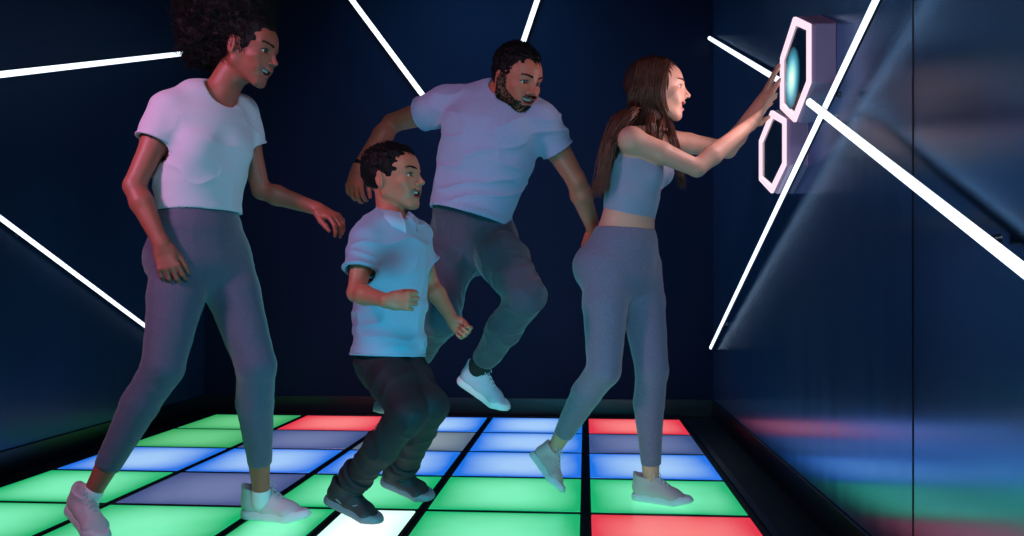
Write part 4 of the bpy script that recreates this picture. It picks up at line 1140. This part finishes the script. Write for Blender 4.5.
# ================================================================== woman with the long hair
def woman_long():
    base = V(640, 508, 3.40); base[2] = 0
    par = person(base, 'young woman with long brown hair, grey crop top and leggings, touching the hexagon light')
    up = A([0, 0, 1.])
    Rsh, Rel, Rwr = V(631, 140, 3.30), V(697, 168, 3.33), V(752, 123, 3.40)
    Lsh, Lel, Lwr = V(655, 138, 3.55), V(728, 150, 3.60), V(761, 102, 3.54)
    Rhp, Lhp = V(606, 268, 3.38), V(638, 268, 3.51)
    Rkn, Ran = V(604, 370, 3.30), V(557, 444, 3.51)
    Lkn, Lan = V(652, 370, 3.38), V(651, 480, 3.42)
    lh, lt = V(632, 500, 3.46), V(694, 508, 3.34)
    rh, rt = V(530, 456, 3.54), V(560, 497, 3.40)
    e_c = nrm(Lsh-Rsh); e_h = nrm(Lhp-Rhp); fr = nrm(np.cross(e_c, up)); fh = nrm(np.cross(e_h, up))
    h = Frame(V(659, 90, 3.45), (1, -.16, .02), (-.02, 0, 1), 1.06)
    tor = [(V(622, 272, 3.44), .142, .118), (V(624, 246, 3.44), .132, .108), (V(628, 222, 3.44), .112, .088), (V(632, 196, 3.43), .116, .088), (V(637, 168, 3.43), .130, .092), (V(640, 146, 3.43), .112, .068)]
    el = [e_h, e_h, nrm(e_h+e_c), e_c, e_c, e_c]
    T = torso_prims(tor, el)
    bust = [Ball(V(646, 174, 3.43)+e_c*s*.066+fr*.030, .052, .03) for s in (-1, 1)]
    T += bust
    butt = [Ball((Rhp if s < 0 else Lhp) - fh*.042 + up*.005, .090, .04) for s in (-1, 1)]
    neck = [Seg(V(641, 140, 3.43), h.p(0, -.030, -.045), .050, a1=.048, k=.025), Seg(Rsh+e_c*.03, V(641, 134, 3.43), .032, a1=.042, k=.03), Seg(Lsh-e_c*.03, V(643, 134, 3.43), .032, a1=.042, k=.03)]
    arms = arm_prims(Rsh, Rel, Rwr, .95) + arm_prims(Lsh, Lel, Lwr, .95)
    legR = leg_prims(Rhp, Rkn, Ran, 1.0, hip=.086, knee=.057, calf=.052, ank=.029, back=-fh)
    legL = leg_prims(Lhp, Lkn, Lan, 1.0, hip=.086, knee=.057, calf=.053, ank=.029, back=-fh)
    navel = Ball(V(641, 226, 3.44)+fh*.098, .007, .004, True)
    hr = hand_prims(Rwr, V(785, 82, 3.46)-Rwr, (.9, -.25, -.6), True, 1.0, (-4, 10, 8), 9, (35, 5))
    hl = hand_prims(Lwr, V(781, 58, 3.50)-Lwr, (.95, -.1, -.3), False, 1.0, (-2, 8, 8), 9, (35, 5))
    S_ = skin('fair_skin', (214, 158, 132))
    feet = foot_prims(Ran, rh, rt, Ran-rh) + foot_prims(Lan, lh, lt, Lan-lh)
    bb = [(h.C-.13, h.C+.13)] + [(np.minimum(a, b)-.03, np.maximum(a, b)+.03) for a, b in ((Rwr, V(785, 74, 3.5)), (Lwr, V(782, 54, 3.56)))]
    sculpt('body', T+[navel]+butt+legR+legL+feet+arms+hr+hl+neck+head_prims(h, 'f', 1.1, .96), [S_, mat('soft_pink_lips', (204, 122, 112), .4), M_mouth], par, base, .0032, .007, bb, pick=lips_pick(h))
    face_parts(h, par, base, M_eye, mat('hazel_iris', (84, 60, 34), .1, spec=.8), M_brownhair, M_teeth, (0, .03))
    LM = mat('heather_grey_leggings', (108, 106, 128), .75, sheen=.3, bump=(500, .5, (1, 1, .5)), var=(.38, 170))
    def tight(L, An, Kn):
        out = [p.grow(.005) for p in L]; last = out[-1]; c = An + (Kn-An)*.14
        out[-1] = Seg(last.p0, c, last.a0, a1=last.a0+(last.a1-last.a0)*.85, k=.01, flat1=True); return out
    lg = [T[0].grow(.007), T[1].grow(.006)] + [b.grow(.005) for b in butt] + tight(legR, Ran, Rkn) + tight(legL, Lan, Lkn)
    lo = sculpt('leggings', lg, LM, par, base, .005, .007, disp=folds(61, (18, 18, 26), .0016), cuts=[(V(626, 228, 3.44), nrm(up*1+fr*.06))])
    c = V(625.2, 240, 3.44)
    v, f = tube_arrays([ring_line(c, up, .1375, .0022, 60, e_h, .1135)], 6); link_mesh('waistband_seam', v-base, f, LM, lo)
    # crop top: fitted, ribbed, scooped straps
    CM = mat('ribbed_pale_grey_knit', (140, 148, 170), .75, sheen=.25, bump=(260, .6, (1, 1, .02)))
    b0 = V(629, 219, 3.44)
    ct = [Seg(V(632, 196, 3.43), b0, .122, .094, .117, .092, e0=e_c, e1=el[2], k=.02, flat1=True), T[3].grow(.006)] + [b.grow(.005) for b in bust]
    ct += [Seg(V(637, 168, 3.43), V(638.5, 156, 3.43), .134, .096, .126, .086, e0=e_c, k=.02)]
    for s, sh in ((-1, Rsh), (1, Lsh)):
        ct.append(Seg(V(638, 160, 3.43)+e_c*s*.085+fr*.035, V(641, 139, 3.43)+e_c*s*.082, .022, .014, .018, .012, e0=e_c, k=.02))
        ct.append(Seg(V(638, 160, 3.43)+e_c*s*.085-fr*.045, V(641, 139, 3.43)+e_c*s*.082, .022, .014, .018, .012, e0=e_c, k=.02))
        ct.append(Ball(sh + up*.0 - e_c*s*.004, .058, .01, True))
    ct.append(Seg(V(641, 150, 3.43)+fr*.10, V(642, 130, 3.43)+fr*.05, .055, .050, .060, .05, e0=e_c, k=.02, sub=True))
    cto = sculpt('crop_top', ct, CM, par, base, .0042, disp=folds(71, (16, 16, 34), .002), cuts=[(b0, -up)])
    v, f = tube_arrays([ring_line(b0+up*.004, up, .1170, .0030, 60, el[2], .0925)], 6); link_mesh('hem', v-base, f, CM, cto)
    WS = mat('blush_mesh_shoe', (205, 180, 178), .7, bump=(600, .5, (1, 1, 1))); GS = mat('pink_grey_panel', (176, 150, 156), .6)
    for hh, tt, An, Kn in ((rh, rt, Ran, Rkn), (lh, lt, Lan, Lkn)):
        x = nrm(tt-hh); u2 = nrm(An-hh - np.dot(An-hh, x)*x)
        shoe(par, base, hh, tt, u2, [WS, M_white_sole, M_white_sole])
    long_hair(h, par, base, up, e_c, fr)
    return par

def long_hair(h, par, base, up, e_c, fr):
    k = h.k
    P = [Ell(h.p(0, -.022, .030), .081*k, .102*k, .092*k, h.R, h.F, .01)]
    P.append(Seg(h.p(0, .072, -.12), h.p(0, .078, .040), .060*k, .050*k, .054*k, .040*k, h.R, h.R, c1=.020*k, k=.008, sub=True))
    # back fall
    P += [Seg(h.p(0, -.032, -.01), h.p(0, -.055, -.12), .080*k, .070*k, .074*k, .055*k, e0=h.R, k=.03),
          Seg(h.p(0, -.060, -.12), V(614, 160, 3.40), .080*k, .045*k, .085, .030, e0=h.R, e1=-e_c, k=.03),
          Seg(V(614, 160, 3.40), V(603, 186, 3.40), .080, .028, .055, .014, e0=e_c, k=.03)]
    def disp(Q):
        q = h.loc(Q); a = np.arctan2(q[:, 1]+.03, q[:, 0])
        return .003*np.sin(a*46 + 6*vnoise(Q*12, 3)) + .002*vnoise(Q*A([60, 60, 8]), 6)
    o = sculpt('hair', P, M_brownbase, par, base, .0045, disp=disp)
    rs = np.random.RandomState(12); lines = []
    # locks fall from a centre parting: over the crown, past the ear, then down the back or over the shoulder
    def lock(side, t, dest, spread, n, r0, lift=0):
        """t = 0 at the forehead, 1 at the back of the crown"""
        root = h.p(side*.004, .058 - .125*t, .104 + .014*math.sin(t*math.pi) - .028*(1-t)**3 + .004)
        mid = h.p(side*(.083+lift)*(1-.25*max(0, t-.6)), .028 - .112*t, .035 - .01*t)
        ear = h.p(side*(.084+lift)*(1-.3*max(0, t-.6)), .018 - .128*t, -.050)
        for _ in range(n):
            j = lambda s: rs.normal(0, s, 3)
            off = j(.004); d2 = dest[-1] + j(spread)*A([1, 1, 1.4])
            pts = [root + j(.002), (root+mid)/2 + h.U*.018 + side*h.R*.018 + off*.4, mid + off, ear + off*1.4] + [p + off*1.5 + j(spread*.35) for p in dest[:-1]] + [d2]
            Pl = bez(pts, 6)
            wv = .0025*np.sin(np.linspace(0, rs.uniform(6, 12), len(Pl)) + rs.uniform(0, 6))
            Pl = Pl + wv[:, None]*nrm(rs.normal(0, 1, 3))
            R = np.full(len(Pl), r0*rs.uniform(.7, 1.2)); R[-6:] *= np.linspace(1, .2, 6); R[0] *= .4
            lines.append((Pl, R))
    def back(t):
        g = min(1, max(0, (t-.46)/.54)); mixv = lambda a, b: A(a)*(1-g) + A(b)*g
        return [mixv(V(634, 112, 3.35), V(615, 119, 3.41)), mixv(V(617, 134, 3.31), V(606, 140, 3.39)), mixv(V(610, 160, 3.30), V(601, 166, 3.37)), mixv(V(607, 187, 3.31), V(594, 192, 3.36))]
    for t in np.linspace(.26, .50, 9):
        lock(-1, t, [V(651, 122, 3.33), V(651, 146, 3.35), V(650, 174, 3.34)], .008, 13, .0020)
    for t in np.linspace(.46, 1, 24):
        lock(-1, t, back(t), .011, 18, .0023)      # right side of the head, nearest the viewer
    for t in np.linspace(.3, 1, 14):
        lock(1, t, [V(632, 130, 3.52), V(612, 164, 3.47), V(604, 186, 3.45)], .014, 8, .0020)
    # front locks: near side falls before the shoulder, far side in front of the chest
    for t in np.linspace(.02, .26, 9):
        lock(-1, t, [V(660, 128, 3.37), V(657, 152, 3.36), V(656, 180, 3.34)], .008, 10, .0018)
    for t in np.linspace(.02, .28, 9):
        lock(1, t, [V(672, 132, 3.50), V(678, 158, 3.50), V(682, 186, 3.50)], .009, 10, .0018)
    v, f = tube_arrays(lines, 4); link_mesh('hair_strands', v-base, f, M_brownhair, o)
woman_long()
